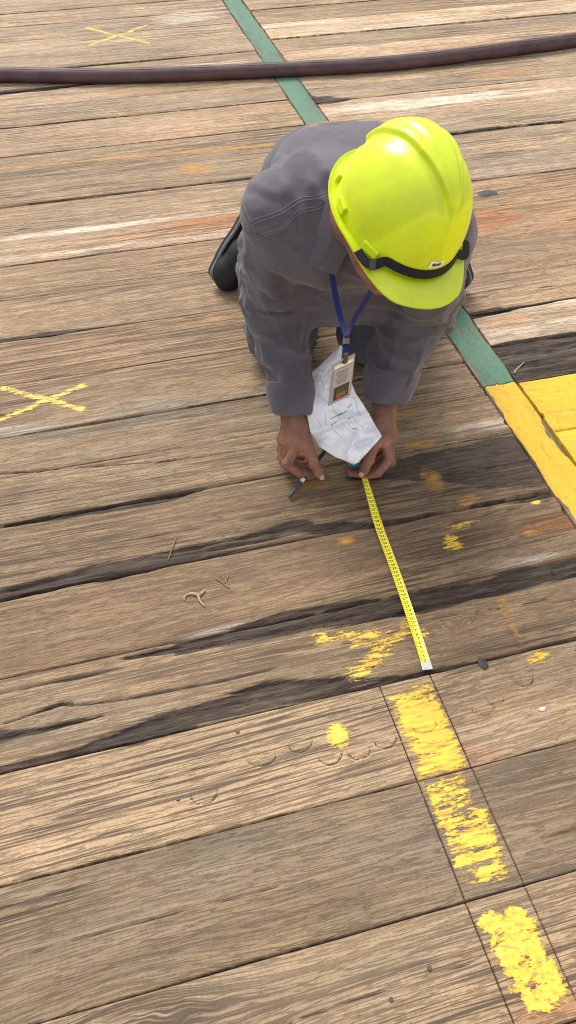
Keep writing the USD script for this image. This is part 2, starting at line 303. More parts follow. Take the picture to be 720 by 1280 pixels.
def plank_fields(side, k, x, y, want_edges=False):
    """height and surface of plank k on the left or right side at points x, y"""
    S = SL if side == 'L' else SR
    y0, y1 = S[k], S[k + 1]
    rnd = np.random.RandomState(1000 + k + (500 if side == 'R' else 0))
    look = (LOOKL if side == 'L' else LOOKR).get(k)
    if look is None:
        look = (rnd.uniform(.54, .76), rnd.uniform(.0, .9), rnd.choice([0, 0, .12]), rnd.choice([0, .08, .16]), rnd.uniform(.5, 1.2))
    tone, grey, red, ble, wav = look
    tone = .58 + (tone - .58) * (1.7 if k > 14 else 1.15)
    if k >= 20: tone *= 1.10 + rnd.uniform(-.08, .10)
    off, tilt, lift = rnd.uniform(0, 40, 2), rnd.uniform(-.012, .012), rnd.uniform(-.0025, .0025)
    rot = band_mask(ROT if side == 'L' else ROTR, x, y)
    # ragged long edges
    d0, d1 = y - y0, y1 - y
    e0 = .0009 + .0016 * np.abs(fb(x * 3, k, 1, 3, 7)) + .010 * np.clip(fb(x * 1.7, k, 5, 3, 9) - .55, 0, 1)
    e1 = .0009 + .0016 * np.abs(fb(x * 3, k + 50, 1, 3, 8)) + .010 * np.clip(fb(x * 1.7, k + 50, 5, 3, 10) - .55, 0, 1)
    edge = np.minimum(d0 - e0, d1 - e1)
    if want_edges: return e0, e1
    z = lift + tilt * (y - (y0 + y1) / 2)
    z = z - .035 * (edge < -.0004) - .0022 * np.exp(-np.clip(edge, 0, 1) / .0016) - .0010 * np.exp(-np.clip(edge, 0, 1) / .007)
    z = z + .0007 * fb(x * 2, y * 18, k, 3, 3) + .0007 * fb(x * 9, y * 130, k, 2, 4)
    # deeper checks along the grain
    gv = y + .004 * wav * fb(x * 3.2, y * 9, k, 2, 5) + .012 * fb(x * .55, y * 3, k, 2, 6) - .03 * x * rnd.uniform(-.5, 1)
    for a, b, rx, ry in KNOT:
        q = ((x - a) / (rx * 1.6)) ** 2 + ((y - b) / (ry * 1.6)) ** 2
        gv = gv - (y - b) * .75 * np.exp(-q) + .004 * np.exp(-q) * fb(x * 30, y * 60, 3, 2, 31)
    chk = np.zeros_like(z)
    for q in range(3):
        xc, ln, v0, wd = rnd.uniform(-.6, 2.2), rnd.uniform(.08, .34), rnd.uniform(y0 + .02, y1 - .02), rnd.uniform(.0011, .0015)
        along = np.clip(1 - ((x - xc) / ln) ** 2, 0, 1)
        chk = np.maximum(chk, sstep(1., .3, np.abs(gv - (v0 + gv.mean() - y.mean())) / (wd * (along + .01))) * (along > 0) * .65)
    if side == 'L' and y1 < .83:     # two saw cuts straight across the near planks
        for q in CUTS: chk = np.maximum(chk, sstep(.0016, .0005, np.abs(x - q)) * .75)
    if side == 'L' and k == 9:      # curved lifted scales on the pale plank
        for a, b, r in SCALES:
            dd = np.abs(np.hypot((x - a) / 1.25, y - b) - r * (1 + .12 * fb(x * 40, y * 40, 1, 2, 90))); chk = np.maximum(chk, sstep(.0019, .0004, dd) * sstep(.004, -.004, y - b) * .55)
    z = z - .006 * chk
    rough = fb(x * 3.5, y * 110, k, 3, 12) * .8 + fb(x * 40, y * 90, k, 2, 13) * .25
    z = z - np.clip(rot, 0, 1) ** 1.5 * (.006 + .008 * rough)
    edgedark = sstep(.0016, -.0004, edge) * .5
    rotc = np.clip(np.maximum.reduce([rot, edgedark * .9, chk]), 0, 1)
    redm = np.clip(red * (.55 + .8 * fb(x * 3, y * 16, k, 3, 21)) + spots(RED, x, y, 22), 0, .9)
    blem = np.clip(ble * (.6 + 1.1 * fb(x * 2.2, y * 26, k, 3, 23)) + spots(BLE, x, y, 24), 0, .95)
    grym = np.clip(grey * (.8 + .5 * fb(x * 1.5, y * 10, k, 3, 25)) + spots(GRY, x, y, 26), 0, 1.2)
    tonem = tone * (1 + .20 * fb(x * 2.4, y * 13, k, 4, 27))
    grain = np.stack([x + off[0], gv + off[1], np.full_like(x, k * 3.7)], -1)
    return z, grain, np.stack([rotc, np.clip(tonem, 0, 1), grym], -1), np.stack([redm, blem, np.zeros_like(redm)], -1)


def deck_z(x, y):
    x, y = np.broadcast_arrays(np.asarray(x, float), np.asarray(y, float))
    z = np.zeros(x.shape)
    for side, S, m in (('L', SL, x < 1.0), ('R', SR, x >= 1.0)):
        k = np.clip(np.searchsorted(S, y) - 1, 0, len(S) - 2)
        for kk in np.unique(k[m]):
            q = m & (k == kk)
            z[q] = plank_fields(side, kk, x[q], y[q])[0]
    return z


def build_plank(side, k, parent):
    S = SL if side == 'L' else SR
    y0, y1 = S[k], S[k + 1]
    x0, x1 = (XL0, XL1) if side == 'L' else (XR0, XR1)
    yc = (y0 + y1) / 2
    dx, dy = (.0075, .0023) if .2 < yc < .83 else (.009, .0030) if yc < 1.95 and yc > .1 else ((.014, .005) if 0 < yc < 3.2 else (.03, .009))
    if side == 'R' and yc < 1.3: dx, dy = .016, .006
    xa, xb = (max(x0, -.75), x1) if side == 'L' else (x0, min(x1, 2.9))      # fine where the photograph looks, coarser beyond
    xs = np.r_[np.arange(x0, xa, .045), np.linspace(xa, xb, int((xb - xa) / dx) + 2), np.arange(xb + .045, x1 + .02, .045)]
    ys = np.linspace(y0 + .0006, y1 - .0006, int((y1 - y0) / dy) + 2)
    if side == 'L' and k == 9: xs = np.sort(np.r_[xs, np.linspace(.0, .72, 260)])
    if side == 'L' and y1 < .83: xs = np.sort(np.r_[xs, [q + e for q in CUTS for e in (-.0022, -.0010, 0, .0010, .0022)]])
    X, Y = np.meshgrid(xs, ys, indexing='ij')
    ea, eb = plank_fields(side, k, X[:, :1], Y[:, :1], True)
    tq = (Y[:1] - Y[0, 0]) / (Y[0, -1] - Y[0, 0])
    tq = np.sort(np.r_[tq[0], .004, .009, .991, .996])[None]
    X = np.repeat(xs[:, None], tq.shape[1], 1); Y = (y0 + ea) + tq * (y1 - eb - y0 - ea)
    Z, G, W, T = plank_fields(side, k, X, Y)
    # sawn ends, uneven and split
    ends = .002 * np.abs(fb(0, Y[0] * 30, k, 3, 60)) + .006 * np.clip(fb(0, Y[0] * 55, k, 2, 61) - .5, 0, 1)
    if side == 'L': X[-1] -= ends
    else: X[0] += ends
    if side == 'L': T[..., 2] = {9: .9, 7: .5, 6: .3, 8: .25}.get(k, .1)
    else: T[..., 2] = .1
    painted = side == 'R' and y1 <= 1.59
    if painted: T[..., 2] = .62 - .75 * sstep(.35, .9, band_mask(ROTR[5:], X, Y) + .18 * fb(X * 20, Y * 60, 2, 3, 70)); W[..., 0] *= .4
    if side == 'R' and k == 15:   # green paint smeared on the end of this plank
        pass
    # top sheet, then the four sawn sides with edges of their own
    top = np.stack([X, Y, Z], -1); parts, A3 = [top.reshape(-1, 3)], [[a.reshape(-1, 3)] for a in (G, W, T)]
    F, n0 = [grid_faces(*X.shape)], top.shape[0] * top.shape[1]
    for sl, flip in (((slice(None), 0), False), ((slice(None), -1), True), ((0, slice(None)), True), ((-1, slice(None)), False)):
        e = top[sl]; lo = e.copy(); lo[:, 2] = -.07; m = len(e)
        parts += [e, lo]
        for a3, a in zip(A3, (G, W, T)): a3 += [a[sl], a[sl]]
        q = np.arange(m - 1) + n0; f = np.stack([q, q + m, q + m + 1, q + 1], 1)
        F.append(f[:, ::-1] if flip else f); n0 += 2 * m
    obj('plank', (np.vstack(parts), np.vstack(F)), M_YWOOD if painted else M_WOOD, parent, smooth=True, attrs={k_: np.vstack(a) for k_, a in zip(('grain', 'wear', 'stain'), A3)})


M_EARTH = plain('dark_debris', (.035, .024, .018), .95, .2, .5, 60, .8, 90)
gx, gy = np.meshgrid(np.linspace(-40, 40, 41), np.linspace(-40, 40, 41), indexing='ij')
obj('ground', (np.stack([gx, gy, np.full_like(gx, -.11)], -1).reshape(-1, 3), grid_faces(41, 41)), plain('bare_ground', (.13, .115, .095), .95, .2, .3, 6), smooth=False, kind='structure')
deck = thing('timber_deck', kind='structure')
for side, S in (('L', SL), ('R', SR)):
    for k in range(len(S) - 1): build_plank(side, k, deck)
# crumbled fill lying in the joints: one bed under the planks
bx_, by_ = np.meshgrid(np.linspace(XL0, XR1, 300), np.linspace(-1.2, 9.1, 640), indexing='ij')
obj('debris_bed', (np.stack([bx_, by_, -.028 + .006 * fb(bx_ * 40, by_ * 40, 0, 3, 5)], -1).reshape(-1, 3), grid_faces(300, 640)), M_EARTH, deck, smooth=True, kind='stuff')

# ------------------------------------------------------------------ board between the two fields of planks, painted green, then yellow
strip = thing('divider_board', 'long narrow painted board running through the plank deck, green turning yellow at its near end', 'board')


def strip_piece(name, ya, yb, mat, lab, seed):
    xs, ys = np.linspace(.9475, 1.0395, 34), np.linspace(ya, yb, int((yb - ya) / .006) + 2)
    X, Y = np.meshgrid(xs, ys, indexing='ij')
    jog = .0045 * fb(X[:, :1] * 60, 3, 1, 3, 66) + .0015 * fb(X[:, :1] * 400, 3, 1, 2, 67)
    Y = Y + jog * np.exp(-np.abs(Y - 1.589) / .03)
    d = np.minimum(X - xs[0], xs[-1] - X)
    Z = .0015 - .004 * np.exp(-d / .004) + .0012 * fb(X * 30, Y * 5, 2, 3, seed) + .0005 * fb(X * 120, Y * 30, 2, 2, seed)
    wob = .0030 * fb(0, Y * 9, 3, 3, 41)
    X = X + wob * np.where(X < .99, 1, -1)
    G = np.stack([Y * .8 + 5, X + 3, X * 0 + 77], -1)
    ch = fb(X * 30, Y * 12, 5, 4, seed + 9)
    lost = sstep(.58, .82, ch + .95 * np.exp(-d / .004))
    W = np.stack([np.clip(lost * .35, 0, 1), X * 0 + .5, X * 0 + .3], -1)
    T = np.stack([X * 0, X * 0, .52 - .6 * lost], -1)
    P = lambda A, z=False: np.pad(A, ((1, 1), (1, 1)) + ((0, 0),) * (A.ndim - 2), mode='edge')
    X, Y, Z, G, W, T = map(P, (X, Y, Z, G, W, T)); Z[0] = Z[-1] = -.06; Z[:, 0] = Z[:, -1] = -.06
    obj(name, (np.stack([X, Y, Z], -1).reshape(-1, 3), grid_faces(*X.shape)), mat, strip, smooth=True, label=lab, attrs={'grain': G.reshape(-1, 3), 'wear': W.reshape(-1, 3), 'stain': T.reshape(-1, 3)})


strip_piece('green_section', 1.589, 9.1, M_GREEN, 'length of board under chipped green paint', 11)
strip_piece('yellow_section', -1.2, 1.5885, M_YBOARD, 'length of board under bright yellow paint', 12)

# ------------------------------------------------------------------ solid shapes as distance fields, meshed by surface nets
class Field:
    def __init__(s, ax, ay, az):
        s.ax, s.ay, s.az = (np.asarray(q, np.float32) for q in (ax, ay, az))
        s.D = np.full((len(ax), len(ay), len(az)), 1.0, np.float32)

    def _win(s, lo, hi):
        w = []
        for A, l, h in zip((s.ax, s.ay, s.az), lo, hi):
            i, j = np.searchsorted(A, l), np.searchsorted(A, h)
            w.append(slice(max(i - 1, 0), min(j + 1, len(A))))
        return tuple(w), s.ax[w[0]][:, None, None], s.ay[w[1]][None, :, None], s.az[w[2]][None, None, :]

    def _put(s, w, d, k, cut=False):
        a = s.D[w]
        if cut: a, d = -a, d
        if k > 0:
            h = np.maximum(k - np.abs(a - d), 0) / k
            r = np.minimum(a, d) - h * h * k / 4
        else: r = np.minimum(a, d)
        s.D[w] = -r if cut else r

    def cone(s, a, b, ra, rb=None, k=.01, flat=None, cut=False):
        a, b = np.asarray(a, float), np.asarray(b, float); rb = ra if rb is None else rb
        m = max(ra, rb) + k + .015
        w, x, y, z = s._win(np.minimum(a, b) - m, np.maximum(a, b) + m)
        ab = b - a; L = max(ab @ ab, 1e-9)
        t = np.clip(((x - a[0]) * ab[0] + (y - a[1]) * ab[1] + (z - a[2]) * ab[2]) / L, 0, 1)
        d = np.sqrt((x - a[0] - t * ab[0]) ** 2 + (y - a[1] - t * ab[1]) ** 2 + (z - a[2] - t * ab[2]) ** 2) - (ra + (rb - ra) * t)
        s._put(w, d, k, cut)

    def chain(s, pts, rs, k=.01):
        for i in range(len(pts) - 1): s.cone(pts[i], pts[i + 1], rs[i], rs[i + 1], k)

    def ell(s, c, r, R=np.eye(3), k=.01, cut=False):
        c, r = np.asarray(c, float), np.asarray(r, float)
        m = r.max() + k + .015
        w, x, y, z = s._win(c - m, c + m)
        p = [(x - c[0]) * R[0, i] + (y - c[1]) * R[1, i] + (z - c[2]) * R[2, i] for i in range(3)]
        k0 = np.sqrt(sum((q / v) ** 2 for q, v in zip(p, r))); k1 = np.sqrt(sum((q / v ** 2) ** 2 for q, v in zip(p, r))) + 1e-6
        s._put(w, k0 * (k0 - 1) / k1, k, cut)

    def mesh(s, smooth=4):
        D = s.D; sh = D.shape; cs = tuple(n - 1 for n in sh); ncell = int(np.prod(cs))
        ins = D < 0; idx, pos, quads = [], [], []
        axes = (s.ax, s.ay, s.az)
        for A in range(3):
            lo = [slice(None)] * 3; hi = [slice(None)] * 3; lo[A] = slice(0, -1); hi[A] = slice(1, None)
            e = np.argwhere(ins[tuple(lo)] != ins[tuple(hi)])
            if not len(e): continue
            e2 = e.copy(); e2[:, A] += 1
            d0, d1 = D[tuple(e.T)], D[tuple(e2.T)]
            t = d0 / (d0 - d1)
            p = np.stack([axes[q][e[:, q]] for q in range(3)], -1).astype(float)
            p[:, A] += t * (axes[A][e2[:, A]] - axes[A][e[:, A]])
            B, C = [(1, 2), (2, 0), (0, 1)][A]
            cell = []
            for ob, oc in ((-1, -1), (0, -1), (0, 0), (-1, 0)):
                q = e.copy(); q[:, B] += ob; q[:, C] += oc
                cell.append(q)
            good = np.all([(q >= 0).all(1) & (q < np.array(cs)).all(1) for q in cell], axis=0)
            ids = [np.ravel_multi_index(tuple(q[good].T), cs) for q in cell]
            for q in ids: idx.append(q); pos.append(p[good])
            Q = np.stack(ids, 1); fl = d0[good] > 0
            Q[fl] = Q[fl][:, ::-1]; quads.append(Q)
        idx, pos, quads = np.concatenate(idx), np.concatenate(pos), np.concatenate(quads)
        u, inv = np.unique(idx, return_inverse=True)
        cnt = np.bincount(inv); V = np.stack([np.bincount(inv, pos[:, q]) / cnt for q in range(3)], -1)
        Fq = np.searchsorted(u, quads)
        m = trimesh.Trimesh(V, np.vstack([Fq[:, [0, 1, 2]], Fq[:, [0, 2, 3]]]), process=False)
        return relax(m, smooth)


def relax(m, n):
    """shrink-free smoothing"""
    from scipy.sparse import coo_matrix
    f, N = m.faces, len(m.vertices)
    e = np.vstack([f[:, [0, 1]], f[:, [1, 2]], f[:, [2, 0]]]); e = np.unique(np.sort(e, 1), axis=0)
    A = coo_matrix((np.ones(2 * len(e)), (np.r_[e[:, 0], e[:, 1]], np.r_[e[:, 1], e[:, 0]])), shape=(N, N)).tocsr()
    dg = np.maximum(np.asarray(A.sum(1)), 1); v = np.array(m.vertices)
    for _ in range(n):
        for lam in (.5, -.52): v = v + lam * (A @ v / dg - v)
    return trimesh.Trimesh(v, f, process=False)


def axis_steps(lo, hi, h, fine=None, hf=None):
    if fine is None: return np.arange(lo, hi + h, h)
    return np.r_[np.arange(lo, fine[0], h), np.arange(fine[0], fine[1], hf), np.arange(fine[1], hi + h, h)]


# frame of the worker: x to the picture's right, y away from the photographer, z up (metres); turned by -YAW about z into the deck's frame
def to_world(p):
    p = np.asarray(p, float); c, s = math.cos(YAW), math.sin(YAW)
    return np.stack([p[..., 0] * c + p[..., 1] * s, -p[..., 0] * s + p[..., 1] * c, p[..., 2]], -1)


def to_local(p):
    p = np.asarray(p, float); c, s = math.cos(YAW), math.sin(YAW)
    return np.stack([p[..., 0] * c - p[..., 1] * s, p[..., 0] * s + p[..., 1] * c, p[..., 2]], -1)


BASE = {}


def local_thing(name, base, *a, **k):
    base = np.asarray(base, float)
    t = thing(name, *a, loc=to_world(base), rotz=-YAW, **k); BASE[str(t.GetPath())] = base
    return t


def lobj(name, m, mat, parent, root=None, **k):
    b = BASE[str((root or parent).GetPath())]
    if not hasattr(m, 'vertices'): m = trimesh.Trimesh(*meshkit.arrays(m)[:2], process=False)
    return obj(name, trimesh.Trimesh(np.asarray(m.vertices) - b, m.faces, process=False), mat, parent, **k)


V3 = lambda *a: np.array(a, float)
shR, elR, cuR, wrR = V3(-.022, 1.575, .595), V3(-.036, 1.655, .345), V3(.006, 1.530, .180), V3(.010, 1.510, .137)
shL, elL, cuL, wrL = V3(.272, 1.530, .585), V3(.292, 1.655, .335), V3(.222, 1.580, .185), V3(.214, 1.552, .130)
HC, HM = V3(.1747, 1.3498, .6962), Rn.from_euler('zxy', [3.66764969, .33305212, .39031474]).as_matrix()
H = lambda *p: HC + HM @ np.array(p, float)

# ---- skin
sk = Field(axis_steps(-.30, .47, .0048, (-.03, .25), .0021), axis_steps(1.16, 2.42, .0048, (1.385, 1.535), .0021), axis_steps(-.002, .88, .0048, (-.002, .15), .0021))
# head and neck
HC0 = HC; HC = HC + HM @ V3(0, -.012, .010)
sk.ell(H(0, -.005, -.005), (.074, .094, .100), HM, .01)
sk.ell(H(0, .022, -.072), (.056, .068, .066), HM, .03)          # jaw
sk.cone(H(0, .070, -.118), H(0, .062, -.105), .020, .03, .03)     # chin
sk.cone(H(0, .088, -.030), H(0, .104, -.064), .008, .0125, .012)  # nose
sk.cone(H(-.010, .094, -.068), H(.010, .094, -.068), .009, .009, .006)
sk.cone(H(-.032, .078, -.010), H(.032, .078, -.010), .011, .011, .02)  # brow
for sx in (-1, 1):
    sk.ell(H(sx * .030, .088, -.030), (.014, .010, .009), HM, .006, cut=True)
    sk.ell(H(sx * .030, .077, -.030), (.012, .011, .010), HM, .003)
    sk.ell(H(sx * .044, .060, -.055), (.020, .020, .018), HM, .02)   # cheek
    sk.ell(H(sx * .078, -.008, -.045), (.010, .020, .033), HM, .008)  # ear
sk.cone(H(-.019, .090, -.091), H(.019, .090, -.091), .006, .006, .008)
sk.cone(H(-.017, .089, -.100), H(.017, .089, -.100), .007, .007, .008)
sk.cone(H(-.02, .100, -.0955), H(.02, .100, -.0955), .0035, .0035, .002, cut=True)
sk.cone(H(0, -.03, -.07), V3(.128, 1.535, .590), .056, .062, .02)
HC = HC0
# trunk, hidden under the shirt
for o in (-.05, .05):
    sk.chain([V3(.127 + o, 1.60, .56), V3(.125 + o, 1.77, .555), V3(.12 + o, 2.0, .43)], [.088, .095, .105], .05)
for sh_, o in ((shR, -1), (shL, 1)): sk.cone(sh_, V3(.127 + o * .05, 1.58, .59), .05, .06, .04)
sk.chain([shR, elR, cuR, wrR], [.048, .040, .034, .0265], .012)
sk.chain([shL, elL, cuL, wrL], [.048, .040, .034, .0265], .012)
# right hand
RH = {'i': [(.021, 1.452, .101), (-.004, 1.424, .066), (.024, 1.420, .043), (.047, 1.428, .036)],
      'm': [(.008, 1.464, .094), (-.009, 1.450, .050), (.032, 1.452, .024), (.075, 1.464, .021)],
      'r': [(-.004, 1.478, .087), (-.014, 1.474, .040), (.024, 1.478, .014), (.058, 1.486, .011)],
      'p': [(-.012, 1.492, .082), (-.017, 1.494, .046), (.008, 1.500, .019), (.032, 1.504, .012)]}
LH = {'i': [(.211, 1.470, .101), (.222, 1.441, .066), (.199, 1.421, .044), (.172, 1.424, .032)],
      'm': [(.222, 1.482, .088), (.229, 1.455, .046), (.184, 1.440, .021), (.141, 1.446, .020)],
      'r': [(.229, 1.502, .078), (.224, 1.487, .034), (.176, 1.474, .013), (.131, 1.471, .016)],
      'p': [(.234, 1.520, .074), (.228, 1.516, .036), (.196, 1.508, .013), (.166, 1.502, .011)]}
RAD = {'i': (.0125, .0108, .0096, .0082), 'm': (.0127, .0110, .0098, .0084), 'r': (.0120, .0104, .0092, .0080), 'p': (.0108, .0092, .0083, .0072)}
for hand, wr in ((RH, wrR), (LH, wrL)):
    for q in 'imrp':
        pts = [np.array(x) for x in hand[q]]
        a = wr + (pts[0] - wr) * .12
        sk.cone(a, pts[0], .0185, RAD[q][0] + .0015, .012)
        sk.cone(pts[0], pts[1], RAD[q][0], RAD[q][1], .006)
        sk.cone(pts[1], pts[2], RAD[q][1], RAD[q][2], .0028)
        sk.cone(pts[2], pts[3], RAD[q][2], RAD[q][3], .0028)
        sk.ell(pts[1], (RAD[q][1] + .0012,) * 3, k=.004)      # knuckle
        sk.ell(pts[0], (RAD[q][0] + .0022,) * 3, k=.008)
RT = [V3(.026, 1.487, .120), V3(.043, 1.440, .101), V3(.057, 1.417, .073), V3(.0715, 1.408, .047)]
LT = [V3(.196, 1.505, .115), V3(.188, 1.452, .104), V3(.177, 1.430, .076), V3(.164, 1.414, .049)]
for T_, wr in ((RT, wrR), (LT, wrL)):
    sk.cone(wr, T_[0], .022, .0175, .012); sk.cone(T_[0], T_[1], .0175, .0140, .010); sk.cone(T_[1], T_[2], .0132, .0112, .004); sk.cone(T_[2], T_[3], .0115, .0088, .003)
    sk.ell(T_[2], (.0125,) * 3, k=.004)
    sk.ell((T_[2] * .35 + T_[3] * .65), (.0108,) * 3, k=.006)
# webs between thumb and palm
sk.cone(RT[1], np.array(RH['i'][0]), .010, .011, .012)
sk.cone(LT[1], np.array(LH['i'][0]), .010, .011, .012)
# legs, hidden under the trousers
hipR, hipL, knR, knL, anR, anL = V3(.04, 2.00, .40), V3(.20, 2.00, .40), V3(-.02, 1.905, .085), V3(.215, 1.915, .085), V3(-.075, 2.235, .15), V3(.405, 2.225, .15)
for h_, k_, a_ in ((hipR, knR, anR), (hipL, knL, anL)):
    sk.chain([h_, k_, a_], [.078, .055, .036], .02)
M_SKIN = usdkit.material(stage, '/World/Looks/skin', {
    'g': ('geometry', {}), 'n': ('noise_texture', {'scale': 28, 'detail': 5, 'roughness': .6}), 'n2': ('noise_texture', {'scale': 420, 'detail': 2}),
    'r': ('rgb_ramp', {'ramp': [(.3, (.125, .052, .032)), (.55, (.205, .092, .056)), (.75, (.26, .125, .082))]}),
    'b': ('bump', {'strength': .6, 'distance': .0016}), 'v': ('voronoi_texture', {'scale': 330}),
    'p': ('principled_bsdf', {'roughness': .48, 'specular_ior_level': .42, 'subsurface_weight': .12, 'subsurface_scale': .004, 'subsurface_radius': (1, .35, .2)})},
    [('g.position', 'n.vector'), ('g.position', 'n2.vector'), ('g.position', 'v.vector'), ('n.fac', 'r.fac'), ('r.color', 'p.base_color'), ('v.distance', 'b.height'), ('b.normal', 'p.normal')], surface='p.BSDF')
person = local_thing('person', (.12, 1.75, 0), 'person in grey workwear kneeling on the planks, head bowed, hands holding tape and pen', 'person')
sm = sk.mesh(3)
del sk.D
lobj('body', sm, M_SKIN, person, smooth=True)
M_NAIL = plain('finger_nail', (.40, .235, .185), .35, .5, .08, 300)
for T_, up in ((RT, V3(-.1, -.45, .75)), (LT, V3(-.25, -.55, .75))):
    ax = (T_[3] - T_[2]) / np.linalg.norm(T_[3] - T_[2]); up = up - ax * (up @ ax); up /= np.linalg.norm(up); sd = np.cross(ax, up)
    nl = trimesh.creation.icosphere(3); nl = place(nl, np.stack([sd * .0058, ax * .0068, up * .0022], 1), T_[3] + up * .0082 + ax * .0012)
    lobj('thumb_nail', nl, M_NAIL, person, smooth=True)
M_HAIR = plain('black_hair', (.012, .010, .009), .5, .5, .4, 300, .8, 600)
hp = trimesh.creation.icosphere(4); v = hp.vertices * [.081, .100, .104]
v = v + hp.vertex_normals * (.0025 * fb(v[:, 0] * 90, v[:, 1] * 90, v[:, 2] * 40, 2, 5))[:, None]
lowcut = -.018 - .075 * sstep(.02, -.05, v[:, 1])
v[:, 2] = np.maximum(v[:, 2], lowcut); v[:, 1] = np.where(v[:, 2] < .02, np.minimum(v[:, 1], .055), v[:, 1])
lobj('hair', trimesh.Trimesh((v + [0, -.005, -.005]) @ HM.T + HC, hp.faces, process=False), M_HAIR, person, smooth=True)

# ---- cloth
def cloth(name, c, warm=.0, bs=900):
    c = np.asarray(c, float)
    return usdkit.material(stage, f'/World/Looks/{name}', {
        'g': ('geometry', {}), 'n': ('noise_texture', {'scale': 9, 'detail': 6, 'roughness': .65}), 'w': ('wave_texture', {'wave_type': 'bands', 'bands_direction': 'diagonal', 'scale': 420, 'distortion': 1.5, 'detail': 2}),
        'n2': ('noise_texture', {'scale': 60, 'detail': 4}),
        'r': ('rgb_ramp', {'ramp': [(.28, tuple(c * [.90, .89, .88])), (.5, tuple(c)), (.72, tuple(c * [1.10, 1.10, 1.09]))]}), 'mx': ('mix_float', {'fac': .4}), 'b': ('bump', {'strength': .35, 'distance': .0016}),
        'p': ('principled_bsdf', {'roughness': .88, 'specular_ior_level': .22, 'sheen_weight': .25, 'sheen_roughness': .5})},
        [('g.position', 'n.vector'), ('g.position', 'w.vector'), ('g.position', 'n2.vector'), ('n.fac', 'r.fac'), ('r.color', 'p.base_color'), ('w.fac', 'mx.a'), ('n2.fac', 'mx.b'), ('mx.result', 'b.height'), ('b.normal', 'p.normal')], surface='p.BSDF')


M_SHIRT = cloth('grey_twill', (.083, .074, .086))
M_TROU = cloth('charcoal_cloth', (.062, .066, .078))
M_SEAM = cloth('grey_seam', (.15, .137, .15))
axR0, axL0 = (cuR - elR) / np.linalg.norm(cuR - elR), (cuL - elL) / np.linalg.norm(cuL - elL)
sf = Field(np.arange(-.17, .43, .0042), np.arange(1.36, 2.24, .0042), np.arange(.10, .80, .0042))
for o in (-.058, .058):
    sf.chain([V3(.132 + o * .95, 1.585, .540), V3(.128 + o * .85, 1.745, .540), V3(.125 + o * .8, 2.02, .41)], [.112, .116, .128], .05)
for sh_, o in ((shR, -1), (shL, 1)):
    sf.cone(sh_ + V3(o * -.004, 0, -.006), V3(.127 + o * .07, 1.60, .585), .072, .082, .05)
sf.chain([shR + V3(.006, 0, -.03), elR, cuR - axR0 * .034], [.073, .068, .0475], .03)
sf.chain([shL + V3(-.004, 0, -.03), elL + V3(-.008, 0, 0), cuL - axL0 * .034], [.073, .075, .0545], .03)
sf.ell(V3(.105, 1.655, .395), (.105, .080, .115), k=.06)        # loose front hanging below the chest
sf.ell(V3(.17, 1.70, .40), (.085, .08, .09), k=.06)
# big folds: ridges laid on the cloth
def on_shirt_folds():
    folds = [((.010, 1.60, .668), (.040, 1.535, .655), .011), ((.022, 1.625, .675), (.060, 1.56, .664), .010), ((-.02, 1.655, .64), (.02, 1.60, .655), .012),
             ((-.088, 1.60, .50), (-.03, 1.53, .43), .012), ((-.095, 1.64, .44), (-.02, 1.565, .38), .013), ((-.09, 1.68, .40), (-.03, 1.59, .335), .012),
             ((.0, 1.53, .50), (.07, 1.50, .47), .012),
             ((.345, 1.62, .40), (.26, 1.58, .36), .012), ((.35, 1.66, .34), (.25, 1.60, .30), .012), ((.32, 1.69, .29), (.22, 1.60, .255), .010)]
    for a, b, r in folds: sf.cone(V3(*a), V3(*b), r, r * .6, .03)
on_shirt_folds()
sf.ell(HC + HM @ V3(0, 0, .01), (.135, .165, .16), HM, .01, cut=True)
shm = sf.mesh(3)


def arm_coord(p, pts):
    best, tt = np.full(len(p), 9.), np.zeros(len(p)); ang = np.zeros(len(p)); acc = 0
    for a, b in zip(pts[:-1], pts[1:]):
        ab = b - a; L = np.linalg.norm(ab); t = np.clip((p - a) @ ab / L ** 2, 0, 1)
        off = p - a - t[:, None] * ab; d = np.linalg.norm(off, axis=1)
        s1 = np.cross(ab / L, [0, 1.0, 0]); s1 /= np.linalg.norm(s1); s2 = np.cross(ab / L, s1)
        g = np.arctan2(off @ s2, off @ s1); m = d < best
        best[m], tt[m], ang[m] = d[m], acc + t[m] * L, g[m]; acc += L
    return best, tt, ang


